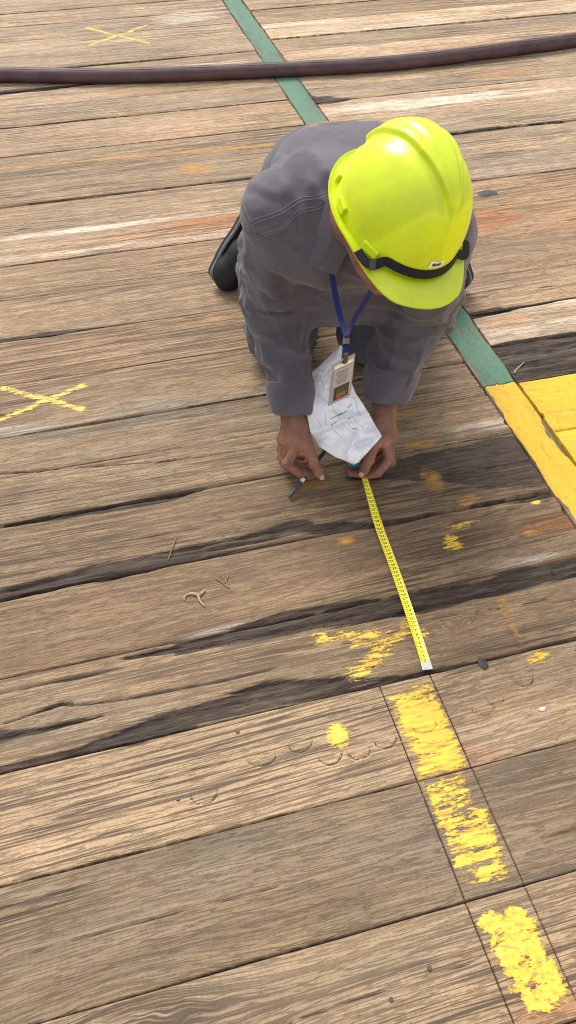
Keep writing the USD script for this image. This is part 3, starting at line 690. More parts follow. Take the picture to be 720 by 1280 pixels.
def wrinkle(m, arms):
    v, n = np.array(m.vertices), np.array(m.vertex_normals)
    w = np.zeros(len(v))
    for pts, seed in arms:
        d, t, g = arm_coord(v, pts)
        near = sstep(.14, .08, d) * sstep(.03, .10, t)
        q = fb(t * 15 + .5 * np.sin(g * 1.0 + seed), np.cos(g) * .9, np.sin(g) * .9, 2, seed)
        fold = (1 - np.abs(q)).clip(0, 1) ** 2
        loc = .35 + .65 * np.exp(-((t - .27) / .07) ** 2) + .9 * np.exp(-((t - .44) / .04) ** 2)
        q2 = fb(t * 6 + g * .9, np.cos(g) * 1.3, np.sin(g) * 1.3, 2, seed + 5)
        w += near * (loc * .0135 * (fold - .45) + .0055 * ((1 - np.abs(q2)).clip(0, 1) ** 2 - .4))
        q3 = fb(t * 22 + g * 1.2, np.cos(g) * 1.6, np.sin(g) * 1.6, 1, seed + 9); w += near * loc * (.0022 * np.exp(-(q3 / .2) ** 2) - .0030 * np.exp(-((q3 - .45) / .25) ** 2))
    body = np.clip(1 - w * 0, 0, 1)
    q = fb(v[:, 0] * 9 + v[:, 2] * 4, v[:, 1] * 5, v[:, 2] * 9, 3, 77)
    w += .0045 * ((1 - np.abs(q)).clip(0, 1) ** 3 - .3)
    q = fb(v[:, 0] * 16 + v[:, 2] * 7, v[:, 1] * 9 - v[:, 0] * 6, v[:, 2] * 15, 1, 79); w += .0020 * np.exp(-(q / .18) ** 2) - .0018 * np.exp(-((q - .45) / .22) ** 2)
    w += .0008 * fb(v[:, 0] * 60, v[:, 1] * 60, v[:, 2] * 60, 2, 78)
    return trimesh.Trimesh(v + n * w[:, None], m.faces, process=False)


shm = wrinkle(shm, [([shR, elR, cuR], 3), ([shL, elL, cuL], 9)])
shirt = lobj('shirt', shm, M_SHIRT, person, smooth=True)


def cuff(a, b, r0, r1, seed, tilt):
    ax = (b - a) / np.linalg.norm(b - a); s1 = np.cross(ax, [0, 1.0, .2]); s1 /= np.linalg.norm(s1); s2 = np.cross(ax, s1)
    prof = [(.006, -.010), (.0, -.003), (.002, .002), (.012, .004), (.030, .0045), (.050, .003), (.070, .001), (.0755, -.002), (.077, -.006), (.072, -.009), (.050, -.009), (.030, -.009), (.012, -.009), (.006, -.012)]
    G = np.linspace(0, 2 * np.pi, 49)[:-1]; V = []
    for s_, dr in prof:
        for g in G:
            w = .0022 * fb(np.cos(g) * 1.6 + s_ * 30, np.sin(g) * 1.6, seed, 3, seed) + .001 * math.sin(g * 3 + seed)
            r = r0 + (r1 - r0) * s_ / .05 + dr + w
            V.append(a + ax * (s_ + tilt * .010 * math.cos(g + .6) + .002 * math.sin(2 * g + seed)) + (s1 * math.cos(g) + s2 * math.sin(g)) * r)
    n, k = len(prof), len(G); F = [(i * k + j, i * k + (j + 1) % k, (i + 1) * k + (j + 1) % k, (i + 1) * k + j) for i in range(n - 1) for j in range(k)]
    m = trimesh.Trimesh(*meshkit.arrays((np.array(V), np.array(F)))[:2], process=False); m.fix_normals()
    return m


axR, axL = (wrR - elR) / np.linalg.norm(wrR - elR), (wrL - elL) / np.linalg.norm(wrL - elL)
lobj('rolled_cuff', cuff(cuR - axR * .030, wrR, .0508, .0480, 3, .7), M_SHIRT, shirt, person, smooth=50)
lobj('rolled_cuff', cuff(cuL - axL * .030, wrL, .0590, .0545, 8, -.6), M_SHIRT, shirt, person, smooth=50)

# ---- trousers and boots
tf = Field(np.arange(-.28, .50, .005), np.arange(1.78, 2.40, .005), np.arange(-.004, .60, .005))
for h_, k_, a_ in ((hipR, knR, anR), (hipL, knL, anL)):
    tf.chain([h_, k_ + V3(0, 0, .004), a_ + V3(0, 0, -.015)], [.115, .080, .062], .03)
    tf.ell(k_ + V3(0, -.012, 0), (.078, .06, .08), k=.03)
for o in (-.06, .06): tf.cone(V3(.12 + o, 2.02, .41), V3(.12 + o, 1.98, .44), .128, .125, .04)
trm = wrinkle(tf.mesh(3), [([hipR, knR, anR], 21), ([hipL, knL, anL], 27)])
trm.vertices[:, 2] = np.maximum(trm.vertices[:, 2], .003)
trousers = lobj('trousers', trm, M_TROU, person, smooth=True)
M_BLACKCLOTH = cloth('black_patch', (.018, .018, .020))
M_BOOT = plain('black_boot_leather', (.008, .008, .009), .6, .3, .35, 40, .5, 260)
M_SOLE = plain('boot_sole_rubber', (.017, .016, .016), .75, .3, .3, 60, .4, 150)
M_LACE = plain('tan_lace', (.34, .22, .10), .8, .2, .2, 200)
M_EYE = plain('dark_metal', (.10, .10, .105), .35, .6, .2, 90, 0, 1, {'metallic': .8})


def boot(toe, heel_dir, sole_n, mirror, par, nm):
    """built with x across, y from heel (0) to toe (.28), z up from the sole, then stood on its toe"""
    f = Field(np.arange(-.075, .076, .0032), np.arange(-.03, .32, .0032), np.arange(-.01, .26, .0032))
    f.chain([V3(0, .045, .055), V3(0, .10, .060), V3(.004, .17, .048), V3(.006, .222, .038)], [.040, .042, .041, .040], .02)
    f.ell(V3(.006, .232, .036), (.047, .052, .036), k=.02)
    f.ell(V3(0, .04, .045), (.038, .045, .045), k=.015)
    f.chain([V3(0, .055, .08), V3(0, .045, .20)], [.047, .052], .02)
    f.cone(V3(0, .12, .098), V3(0, .07, .16), .020, .026, .02)
    f.cone(V3(-.2, .135, -.045), V3(.2, .135, -.045), .001, .001, .001)
    w, x, y, z = f._win((-1, -1, -1), (1, 1, 1)); f.D = np.maximum(f.D, (.012 - z) + 0 * f.D)
    up_ = f.mesh(2)
    # seams and toe cap line
    prof = [(t, .0445 + .006 * math.sin(min(max((t - .05) / .17, 0), 1) * math.pi) - .006 * math.exp(-((t - .12) / .04) ** 2)) for t in np.linspace(0, .262, 24)]
    from shapely.geometry import Polygon
    out = [(w_ + .004, t) for t, w_ in prof] + [(-w_ + .004, t) for t, w_ in prof[::-1]]
    out = Polygon(out).buffer(-.02).buffer(.024)
    sole = trimesh.creation.extrude_polygon(out, .014, engine='earcut'); sole.apply_translation([0, .006, .003])
    lugs = []
    for i in range(9):
        for sx in (-1, 1):
            b = trimesh.creation.box((.030, .014, .006)); b.apply_translation([sx * .021 + .004, .025 + i * .029, -.002]); lugs.append(b)
    welt = trimesh.creation.extrude_polygon(out.buffer(.002).difference(out.buffer(-.006)), .004, engine='earcut'); welt.apply_translation([0, .006, .019])
    yv = -np.asarray(heel_dir); yv /= np.linalg.norm(yv); zv = -np.asarray(sole_n); zv = zv - yv * (zv @ yv); zv /= np.linalg.norm(zv); xv = np.cross(yv, zv)
    Mx = np.stack([xv * mirror, yv, zv], 1); T = np.asarray(toe) - Mx @ V3(.006, .288, .02)
    def go(m):
        vv = np.array(m.vertices); vv[:, 2] += .5 * np.clip(vv[:, 1] - .20, 0, 1) ** 2 / .09 * .28
        q = place(trimesh.Trimesh(vv, m.faces, process=False), Mx, T); q = trimesh.Trimesh(q.vertices, q.faces[:, ::-1] if mirror < 0 else q.faces, process=False)
        return q
    b = lobj(nm, go(up_), M_BOOT, par, smooth=True)
    lobj('sole', cat_mesh([go(sole), go(cat_mesh(lugs))]), M_SOLE, b, person, smooth=30)
    lobj('welt', go(welt), plain('grey_welt', (.16, .16, .155), .7) if not stage.GetPrimAtPath('/World/Looks/grey_welt') else UsdShade.Material.Get(stage, '/World/Looks/grey_welt'), b, person, smooth=30)
    tr = trimesh.proximity.ProximityQuery(up_)
    def surf(pts, lift):
        pts = np.array(pts, float); c, d, ti = trimesh.proximity.closest_point(up_, pts); return c + up_.face_normals[ti] * lift
    lobj('toe_cap_seam', go(tube(surf([(.05 * math.sin(a), .190 + .012 * math.cos(a), .05 + .05 * math.cos(a)) for a in np.linspace(-1.5, 1.5, 21)], .0006), .0013, 6)), M_SOLE, b, person, smooth=True)
    for i in range(3):
        y_ = .165 - i * .024; z_ = .088 + i * .012
        lobj('lace', go(tube(surf([(sx, y_, z_ + .02) for sx in np.linspace(-.020, .020, 9)], .0022), .0021, 6)), M_LACE, b, person, smooth=True)
        for sx in (-1, 1):
            c = surf([(sx * .024, y_, z_ + .015)], .001)[0]
            e = trimesh.creation.torus(.0042, .0014, 14, 8); e.apply_translation(c)
            lobj('eyelet', go(e), M_EYE, b, person, smooth=True)


boot((-.212, 2.235, .004), V3(.50, .32, .72), V3(-.45, .85, -.05), 1, person, 'boot')
boot((.498, 2.225, .004), V3(-.45, .20, .80), V3(.50, .80, .10), -1, person, 'boot')

# ---- collar: a folded leaf on each side of the neck
def leaf(P4, nu=16, nv=14, sag=.010, th=.0035, seed=0):
    A, B, C, D = (np.array(q, float) for q in P4)      # A neck back, B outer tip, C inner tip, D fold at front
    U_, W_ = np.meshgrid(np.linspace(0, 1, nu), np.linspace(0, 1, nv), indexing='ij')
    S = (1 - U_)[..., None] * ((1 - W_)[..., None] * A + W_[..., None] * D) + U_[..., None] * ((1 - W_)[..., None] * B + W_[..., None] * C)
    n = np.cross(B - A, D - A); n /= np.linalg.norm(n)
    if n[2] < 0: n = -n
    S = S + n * (sag * np.sin(U_ * np.pi) * .6 + sag * np.sin(W_ * np.pi) + .003 * fb(U_ * 3, W_ * 3, seed, 2, seed))[..., None]
    top, bot = S.reshape(-1, 3), (S - n * th).reshape(-1, 3)
    f = grid_faces(nu, nv); N = len(top); q = [f, f[:, ::-1] + N]
    e = [(i * nv, (i + 1) * nv) for i in range(nu - 1)] + [((i + 1) * nv + nv - 1, i * nv + nv - 1) for i in range(nu - 1)] + [(j + 1, j) for j in range(nv - 1)] + [((nu - 1) * nv + j, (nu - 1) * nv + j + 1) for j in range(nv - 1)]
    q.append(np.array([(a, b, b + N, a + N) for a, b in e]))
    m = trimesh.Trimesh(*meshkit.arrays((np.vstack([top, bot]), np.vstack(q)))[:2], process=False); m.fix_normals()
    return m


lobj('collar', leaf([(.072, 1.522, .664), (.034, 1.462, .532), (.084, 1.455, .518), (.116, 1.460, .592)], sag=.006, seed=2), M_SHIRT, shirt, person, smooth=50)
lobj('collar', leaf([(.195, 1.535, .640), (.235, 1.455, .520), (.185, 1.445, .500), (.165, 1.44, .575)], seed=6), M_SHIRT, shirt, person, smooth=50)

# ---- seams stitched on the back yoke and the arm hole
stree = cKDTree(shm.vertices); snor = np.array(shm.vertex_normals)


def stitch(pts, lift=.0002, r=.0010):
    q = spline(pts, 60); d, i = stree.query(q, k=4); c = shm.vertices[i].mean(1); n = snor[i].mean(1)
    c = c + n * lift; k = np.ones(5) / 5
    c = np.stack([np.convolve(np.pad(c[:, a], 2, mode='edge'), k, 'valid') for a in range(3)], 1)
    lobj('seam', ribbon(c, n, .0017, r), M_SEAM, shirt, person, smooth=40)


Y1 = [(-.075, 1.519, .587), (-.048, 1.505, .608), (-.019, 1.502, .621), (.017, 1.515, .638), (.043, 1.516, .642), (.065, 1.526, .648)]
Y2 = [(-.062, 1.510, .563), (-.038, 1.495, .582), (-.016, 1.492, .594), (.0, 1.497, .610), (.017, 1.503, .622), (.046, 1.506, .627), (.058, 1.509, .635)]
A1 = [(-.092, 1.60, .60), (-.088, 1.545, .611), (-.080, 1.527, .600), (-.072, 1.515, .587), (-.062, 1.510, .563), (-.045, 1.508, .53), (-.03, 1.51, .50)]
stitch(Y1); stitch([np.array(q) + (.003, -.003, -.004) for q in Y1]); stitch(Y2); stitch([np.array(q) + (.002, -.002, -.0045) for q in Y2]); stitch(A1)

# ------------------------------------------------------------------ hard hat
HAT = (.50, .60, .010)
M_HAT = usdkit.material(stage, '/World/Looks/hat_plastic', {
    'g': ('geometry', {}), 'n': ('noise_texture', {'scale': 22, 'detail': 6, 'roughness': .65}), 'r': ('rgb_ramp', {'ramp': [(.30, tuple(np.array(HAT) * [.93, .90, 1.5])), (.6, HAT)]}), 'rr': ('rgb_ramp', {'ramp': [(.35, (.20,) * 3), (.7, (.42,) * 3)]}),
    'n2': ('noise_texture', {'scale': 260, 'detail': 3, 'roughness': .7}), 'sp': ('rgb_ramp', {'ramp': [(.24, (1,) * 3), (.31, (0,) * 3)]}), 'v': ('voronoi_texture', {'scale': 60, 'feature': 'distance_to_edge'}), 'm': ('mapping', {'scale': (1, 1, 6), 'rotation': (.6, .3, .2)}),
    'sc': ('rgb_ramp', {'ramp': [(.0, (1,) * 3), (.012, (0,) * 3)]}), 'nn': ('noise_texture', {'scale': 9, 'detail': 2}), 'nr': ('rgb_ramp', {'ramp': [(.55, (0,) * 3), (.66, (.35,) * 3)]}), 'ml': ('math', {'math_type': 'multiply'}), 'mx': ('math', {'math_type': 'maximum'}), 'f2': ('math', {'math_type': 'multiply', 'value2': .45}),
    'c': ('mix_color', {'b': (.42, .40, .22)}), 'b': ('bump', {'strength': .05, 'distance': .001}),
    'p': ('principled_bsdf', {'specular_ior_level': .5})},
    [('g.position', 'n.vector'), ('n.fac', 'r.fac'), ('n.fac', 'rr.fac'), ('g.position', 'n2.vector'), ('n2.fac', 'sp.fac'), ('g.position', 'm.vector'), ('m.vector', 'v.vector'), ('v.distance', 'sc.fac'), ('g.position', 'nn.vector'), ('nn.fac', 'nr.fac'), ('sc.color', 'ml.value1'), ('nr.color', 'ml.value2'), ('sp.color', 'mx.value1'), ('ml.value', 'mx.value2'), ('mx.value', 'f2.value1'),
     ('r.color', 'c.a'), ('f2.value', 'c.fac'), ('c.result', 'p.base_color'), ('rr.color', 'p.roughness'), ('n.fac', 'b.height'), ('b.normal', 'p.normal')], surface='p.BSDF')
M_STRAP = plain('black_webbing', (.010, .010, .013), .75, .2, .2, 400)
M_BLACK = plain('black_plastic', (.015, .015, .017), .4, .5)
hat = local_thing('hard_hat', HC, "bright lime yellow hard hat with a black strap on the kneeling person's head", 'hard hat')
hx = lambda m: place(m, HM, HC)
da, db, dh = .104, .122, .141


def dome_pt(az, el, off=0.):
    """az from the front (towards the wearer's right), el from the rim"""
    ce = np.cos(el) ** .92
    x, y, z = da * ce * np.sin(az), db * ce * np.cos(az), dh * np.sin(el)
    n = np.stack([x / da ** 2, y / db ** 2, z / dh ** 2], -1); n /= np.linalg.norm(n, axis=-1, keepdims=True)
    th = np.arctan2(z / dh, y / db)
    w = np.interp(th, [.74, .80, 1.0, 1.25, 1.6, 2.2, 2.8, 3.0], [0, .002, .012, .022, .034, .042, .036, 0])
    ax_ = np.abs(x)
    up = sstep(.70, .95, th) * sstep(3.05, 2.75, th)
    r = .0080 * sstep(.0032, -.0032, ax_ - w) * up + .003 * sstep(.004, -.004, ax_ - .45 * w) * up - .0022 * np.exp(-((ax_ - w - .010) / .007) ** 2) * up
    r = r + .0020 * np.exp(-(x / .006) ** 2) * sstep(.15, .3, th) * sstep(.95, .7, th)      # crease below the tip of the V
    return np.stack([x, y, z], -1) + n * (r + off)[..., None]


AZ, EL = np.meshgrid(np.linspace(-np.pi, np.pi, 361)[:-1], np.r_[np.linspace(-.06, 1.45, 150), np.linspace(1.46, np.pi / 2 - .004, 18)], indexing='ij')
outer, inner = dome_pt(AZ, EL), dome_pt(AZ, EL, np.full(AZ.shape, -.0035))
na, ne = AZ.shape


def wrap(P, flip=False):
    f = np.array([(i * ne + j, ((i + 1) % na) * ne + j, ((i + 1) % na) * ne + j + 1, i * ne + j + 1) for i in range(na) for j in range(ne - 1)])
    return f[:, ::-1] if flip else f


v = np.vstack([outer.reshape(-1, 3), inner.reshape(-1, 3), outer[:, -1].mean(0)[None], inner[:, -1].mean(0)[None]]); N = na * ne
f4 = np.vstack([wrap(outer), wrap(inner, True) + N, [(i * ne + N, ((i + 1) % na) * ne + N, ((i + 1) % na) * ne, i * ne) for i in range(na)]])
f3 = np.vstack([np.vstack([f4[:, [0, 1, 2]], f4[:, [0, 2, 3]]]), [(i * ne + ne - 1, ((i + 1) % na) * ne + ne - 1, 2 * N) for i in range(na)], [(((i + 1) % na) * ne + ne - 1 + N, i * ne + ne - 1 + N, 2 * N + 1) for i in range(na)]])
shell_m = trimesh.Trimesh(v, f3, process=False); shell_m.fix_normals()
shell = lobj('shell', hx(shell_m), M_HAT, hat, smooth=True)


def rim_out(az):
    c, s = np.cos(az), np.sin(az)
    front = sstep(math.radians(78), math.radians(30), np.abs(az))
    ex, ey = da + .0145, db + .0135
    x, y = ex * s, ey * c
    yb = .172 - (x / .1) ** 2 * .052
    return np.stack([x, y * (1 - front) + np.maximum(y, yb) * front, -.004 - .010 * front - .05 * front * (x / .12) ** 2 * .3], -1)


az = np.linspace(-np.pi, np.pi, 241)[:-1]
foot = dome_pt(az, np.full_like(az, -.03)); ro = rim_out(az)
rows = []
for t in np.linspace(0, 1, 9):
    p = foot * (1 - t) + ro * t
    p[:, 2] += .0035 * math.sin(t * math.pi) * sstep(1.2, .4, np.abs(az))
    if t > .86: p[:, 2] += .0016
    rows.append(p)
rows = np.array(rows); lowr = rows - [0, 0, .0034]
ring = np.concatenate([rows, lowr[::-1]])
nr, nc = ring.shape[:2]
fr = np.array([(i * nc + j, i * nc + (j + 1) % nc, ((i + 1) % nr) * nc + (j + 1) % nc, ((i + 1) % nr) * nc + j) for i in range(nr) for j in range(nc)])
rim_m = trimesh.Trimesh(*meshkit.arrays((ring.reshape(-1, 3), fr))[:2], process=False); rim_m.fix_normals()
lobj('brim', hx(rim_m), M_HAT, hat, smooth=55)
# slots and clips along the rim
for a_, wd, nm in ((math.radians(57), .030, 'accessory_slot'), (math.radians(98), .026, 'accessory_slot'), (math.radians(128), .022, 'accessory_slot'), (math.radians(-57), .030, 'accessory_slot'), (math.radians(-98), .026, 'accessory_slot'), (math.radians(-128), .022, 'accessory_slot')):
    c = dome_pt(np.array(a_), np.array(.05)); t = dome_pt(np.array(a_ + .02), np.array(.05)) - dome_pt(np.array(a_ - .02), np.array(.05)); t /= np.linalg.norm(t)
    up_ = V3(0, 0, 1); o_ = np.cross(t, up_)
    if o_ @ c < 0: o_ = -o_
    b_ = rbox((wd, .007, .016), .002)
    lobj(nm, hx(place(b_, np.stack([t, o_, up_], 1), c + o_ * .0022)), M_HAT, hat, smooth=40)
# strap carried over the front of the brim
sp, sn, sw = [], [], []
for a_ in np.linspace(-66, 66, 45):
    r_ = math.radians(a_); e_ = rim_out(np.array(r_)); d_ = dome_pt(np.array(r_), np.array(.045), np.array(.0030))
    k_ = sstep(40, 64, abs(a_))
    p_ = d_ * (1 - k_) + (e_ + [0, 0, .006]) * k_
    n_ = np.array([math.sin(r_), math.cos(r_), .35]) * (1 - k_) + np.array([.25 * math.sin(r_), .1, 1.]) * k_
    sp.append(p_ + np.array([0, 0, .004])); sn.append(n_)
sp, sn = np.array(sp), np.array(sn)
strap = lobj('strap', hx(ribbon(sp, sn, .0150, .0020)), M_STRAP, hat, smooth=40)
i_ = 40
lobj('buckle', hx(place(rbox((.011, .0175, .0035), .001), np.stack([(sp[i_ + 1] - sp[i_ - 1]) / np.linalg.norm(sp[i_ + 1] - sp[i_ - 1]), np.cross(sn[i_] / np.linalg.norm(sn[i_]), (sp[i_ + 1] - sp[i_ - 1]) / np.linalg.norm(sp[i_ + 1] - sp[i_ - 1])), sn[i_] / np.linalg.norm(sn[i_])], 1), sp[i_] + sn[i_] / np.linalg.norm(sn[i_]) * .002)), M_BLACK, strap, hat, smooth=40)
# small maker's label on the front, lettering too small to read
M_WHITE = plain('white_label', (.72, .70, .64), .5)
u_, w_ = np.meshgrid(np.linspace(-.13, .13, 16), np.linspace(.155, .265, 8), indexing='ij')
lb = dome_pt(u_ - .02, w_, np.full(u_.shape, .0009))
label_p = lobj('maker_label', hx(trimesh.Trimesh(*meshkit.arrays((lb.reshape(-1, 3), grid_faces(16, 8)))[:2], process=False)), M_WHITE, hat, smooth=True)
marks = []
for q, (a0, a1) in enumerate(((-.085, -.055), (-.045, -.012), (.0, .03), (.042, .085))):
    uu, ww = np.meshgrid(np.linspace(a0, a1, 4), np.linspace(.185 + .006 * (q % 2), .235, 4), indexing='ij')
    marks.append((dome_pt(uu - .02, ww, np.full(uu.shape, .0015)).reshape(-1, 3), grid_faces(4, 4)))
lobj('dark_lettering', hx(cat_mesh([trimesh.Trimesh(*meshkit.arrays(m)[:2], process=False) for m in marks])), M_BLACK, label_p, hat, smooth=False)

# ------------------------------------------------------------------ badge on its lanyard
M_BLUE = cloth('blue_lanyard', (.014, .022, .13))
M_CARD = plain('card_paper', (.36, .34, .345), .45, .5, .06, 200)
M_HOLD = plain('clear_holder_edge', (.30, .28, .27), .25, .6, .08, 120)
M_PHOTO = plain('photo_dark', (.035, .032, .03), .3, .5, .3, 120)
M_PGRN = plain('photo_green', (.03, .06, .03), .35); M_PRED = plain('photo_red', (.24, .06, .04), .35)
M_INK = plain('grey_print', (.20, .19, .20), .6)
M_STEEL = plain('bright_steel', (.55, .54, .52), .25, .5, .1, 60, 0, 1, {'metallic': 1.})
M_BROWN = plain('brown_leather_tab', (.085, .042, .028), .6)
BM = np.array([[.766, .040, .641], [.640, .036, -.767], [-.054, .999, .003]]); bc = V3(.099, 1.343, .362); ex, ey, ez = BM.T
badge = local_thing('id_badge', bc, 'small identity badge in a clear holder on a blue lanyard, hanging above the white paper', 'badge')
bp = lambda m, x=0, y=0, z=0: place(m, BM, bc + BM @ V3(x, y, z))
flat = lambda sx, sy, th=.0006: trimesh.creation.box((sx, sy, th))
hold = lobj('holder', bp(rbox((.058, .098, .003), .0014)), M_HOLD, badge, smooth=40)
card = lobj('card', bp(flat(.047, .072), 0, -.006, .0020), M_CARD, badge, smooth=False)
lobj('photo', bp(flat(.039, .030), .0, -.0255, .0026), M_PHOTO, card, badge, smooth=False)
lobj('photo_patch', bp(flat(.020, .012), -.003, -.021, .0031), M_PGRN, card, badge, smooth=False)
lobj('photo_patch', bp(flat(.026, .0105), .0, -.0315, .0034), M_PRED, card, badge, smooth=False)
for i in range(6): lobj('text_line', bp(flat(.034 - .006 * (i % 3), .0022), -.002 + .001 * (i % 2), .023 - i * .0052, .0026), M_INK, card, badge, smooth=False)
lobj('header', bp(flat(.047, .008), 0, .037, .0020), M_WHITE, hold, badge, smooth=False)
lobj('slot', bp(flat(.013, .003), 0, .043, .0020), M_BLACK, hold, badge, smooth=False)
top = bc + BM @ V3(.003, .045, 0); knot = V3(.106, 1.372, .442)
lobj('clip', cat_mesh([bp(rbox((.010, .022, .005), .0012), .003, .049, .002)]), M_BROWN, badge, smooth=40)
lobj('clip_ring', ribbon(np.array([knot + V3(0, .001, -.004), (knot + top) / 2 + V3(0, 0, .008)]), -ez * 0 + V3(0, -.7, .7), .0125, .004), M_STEEL, badge, smooth=40)
tail = np.array([knot + V3(0, 0, -.006), (knot * .45 + top * .55), top])
lobj('lanyard_tail', ribbon(spline(tail, 8), V3(0, -.7, .7), .012, .0022), M_BLUE, badge, smooth=40)
s1 = spline([(.055, 1.59, .655), (.066, 1.535, .640), (.071, 1.485, .585), (.077, 1.472, .525), (.090, 1.440, .465), knot], 30)
s2 = spline([(.205, 1.57, .655), (.200, 1.505, .625), (.176, 1.455, .570), (.158, 1.438, .515), (.130, 1.425, .460), knot], 30)
lobj('lanyard', ribbon(s1, np.array([V3(-.5 + .5 * t, -.75, .55) for t in np.linspace(0, 1, 30)]), .0105, .0022), M_BLUE, badge, smooth=40)
lobj('lanyard', ribbon(s2, np.array([V3(.75 - .3 * t, -.75, .5) for t in np.linspace(0, 1, 30)]), .0095, .0022), M_BLUE, badge, smooth=40)

# ------------------------------------------------------------------ creased paper with a sketch
M_PAPER = usdkit.material(stage, '/World/Looks/paper', {
    'g': ('geometry', {}), 'n': ('noise_texture', {'scale': 70, 'detail': 4}), 'b': ('bump', {'strength': .25, 'distance': .002}), 'd': ('diffuse_bsdf', {'color': (.94, .94, .96)}), 't': ('translucent_bsdf', {'color': (.94, .94, .96)}), 'm': ('mix_closure', {'fac': .34})},
    [('g.position', 'n.vector'), ('n.fac', 'b.height'), ('b.normal', 'd.normal'), ('d.BSDF', 'm.closure1'), ('t.BSDF', 'm.closure2')], surface='m.closure')
ROWS = [((.110, 1.612, .245), (.117, 1.610, .243)), ((.083, 1.590, .226), (.125, 1.580, .226)), ((.050, 1.572, .205), (.132, 1.548, .208)), ((.056, 1.538, .182), (.145, 1.521, .187)),
        ((.040, 1.502, .152), (.163, 1.507, .165)), ((.047, 1.474, .117), (.185, 1.485, .138)), ((.068, 1.456, .090), (.203, 1.452, .124)), ((.104, 1.430, .082), (.182, 1.430, .114)), ((.143, 1.408, .080), (.152, 1.408, .086))]
ra = np.array([r[0] for r in ROWS], float); rb_ = np.array([r[1] for r in ROWS], float)
tt_ = np.linspace(0, 8, 90); L_ = np.stack([np.interp(tt_, range(9), ra[:, q]) for q in range(3)], 1); R_ = np.stack([np.interp(tt_, range(9), rb_[:, q]) for q in range(3)], 1)
ss = np.linspace(0, 1, 60)


def paper_pt(t, s, lift=0.):
    l = np.stack([np.interp(t, range(9), ra[:, q]) for q in range(3)], -1); r = np.stack([np.interp(t, range(9), rb_[:, q]) for q in range(3)], -1)
    P = l * (1 - s[..., None]) + r * s[..., None]
    n = np.array([-.05, -.62, .78])
    u, w = P[..., 0], P[..., 1] + P[..., 2] * .8
    tri = lambda q: 2 * np.abs(q - np.floor(q + .5))
    h = .0030 * np.abs(fb(u * 20, w * 20, 1, 1, 4)) + .0026 * np.abs(fb(u * 36 + w * 18, w * 16, 2, 1, 6)) + .0045 * tri(u * 9 + w * 14) + .0015 * fb(u * 120, w * 120, 0, 2, 8)
    # fold running from the left edge to the right, and a turned corner
    d1 = (P[..., 2] - (.128 + .30 * (u - .10))); h = h + .010 * np.exp(-np.abs(d1) / .008) - .004 * np.exp(-np.abs(d1 + .022) / .006)
    d2 = u - .135 - .8 * (P[..., 2] - .10); h = h + .006 * np.exp(-np.abs(d2) / .006) * (P[..., 2] < .125)
    h = h + .012 * np.sin(s * np.pi)
    return P + n * (h + lift)[..., None]


S_, T_g = np.meshgrid(ss, tt_, indexing='ij')
pt, pb = paper_pt(T_g, S_), paper_pt(T_g, S_, np.full(S_.shape, -.0004))
fp = grid_faces(60, 90); Np = 60 * 90
paper = local_thing('paper_sheet', (.12, 1.5, .1), 'creased white sheet of paper with a pen sketch, held between the two hands', 'paper')
pm_ = trimesh.Trimesh(*meshkit.arrays((np.vstack([pt.reshape(-1, 3), pb.reshape(-1, 3)]), np.vstack([fp[:, ::-1], fp + Np])))[:2], process=False)
sheet = lobj('sheet', pm_, M_PAPER, paper, smooth=28)
M_PEN = plain('ink_line', (.12, .12, .16), .7, .2)
M_PENL = plain('faint_ink_line', (.45, .45, .52), .7, .2)


def ink(pts, w, mat):
    q = np.array([np.linspace(a, b, 7) for a, b in zip(pts[:-1], pts[1:])]).reshape(-1, 2)
    P = paper_pt(q[:, 0], q[:, 1], np.full(len(q), .0006))
    keep = np.r_[True, np.linalg.norm(np.diff(P, axis=0), axis=1) > 1e-5]
    lobj('sketch_line', ribbon(P[keep], V3(-.05, -.62, .78), w, .0002), mat, sheet, paper, smooth=False)


for pts in ([(4.6, .36), (4.35, .58)], [(4.95, .34), (4.8, .44)], [(4.5, .50), (4.3, .66)], [(4.1, .7), (3.9, .8)], [(4.75, .62), (4.7, .68)], [(5.3, .62), (5.32, .70)]): ink(pts, .0013, M_PEN)
for pts in ([(3.2, .1), (3.9, .45), (4.9, .52), (5.9, .62)], [(4.95, .34), (5.8, .40)], [(5.0, .60), (5.9, .66)], [(3.5, .55), (3.4, .9), (4.6, .85)], [(4.2, .3), (4.9, .26)], [(6.3, .55), (6.0, .85), (6.6, .88), (6.9, .6), (6.3, .55)], [(2.2, .2), (3.1, .25)], [(4.6, .7), (5.4, .8)], [(1.6, .4), (2.6, .5)], [(5.1, .2), (4.4, .15)]): ink(pts, .0008, M_PENL)

# ------------------------------------------------------------------ marker pen
p0, p1 = V3(.052, 1.440, .040), V3(.002, 1.377, .0095)
ax_ = (p1 - p0) / np.linalg.norm(p1 - p0)
pen = local_thing('marker_pen', p1, "black marker pen with a white band, pinched in the person's right hand", 'pen')
L0 = np.linalg.norm(p1 - p0)
lobj('barrel', tube([p0 - ax_ * .05, p0 + ax_ * .030, p0 + ax_ * .034], [.0046, .0047, .0042], 16), M_BLACK, pen, smooth=40)
lobj('white_band', tube([p0 + ax_ * .030, p0 + ax_ * .0305, p0 + ax_ * .040, p0 + ax_ * .0405], [.0040, .0050, .0050, .0040], 16), M_WHITE, pen, smooth=40)
lobj('white_band', tube([p0 + ax_ * .046, p0 + ax_ * .0465, p0 + ax_ * .0495, p0 + ax_ * .050], [.0040, .0050, .0050, .0040], 16), M_WHITE, pen, smooth=40)
lobj('cap', tube([p0 + ax_ * .040, p0 + ax_ * .0405, p1 - ax_ * .003, p1], [.0042, .0054, .0050, .0036], 16), plain('dark_cap', (.028, .028, .032), .3), pen, smooth=40)
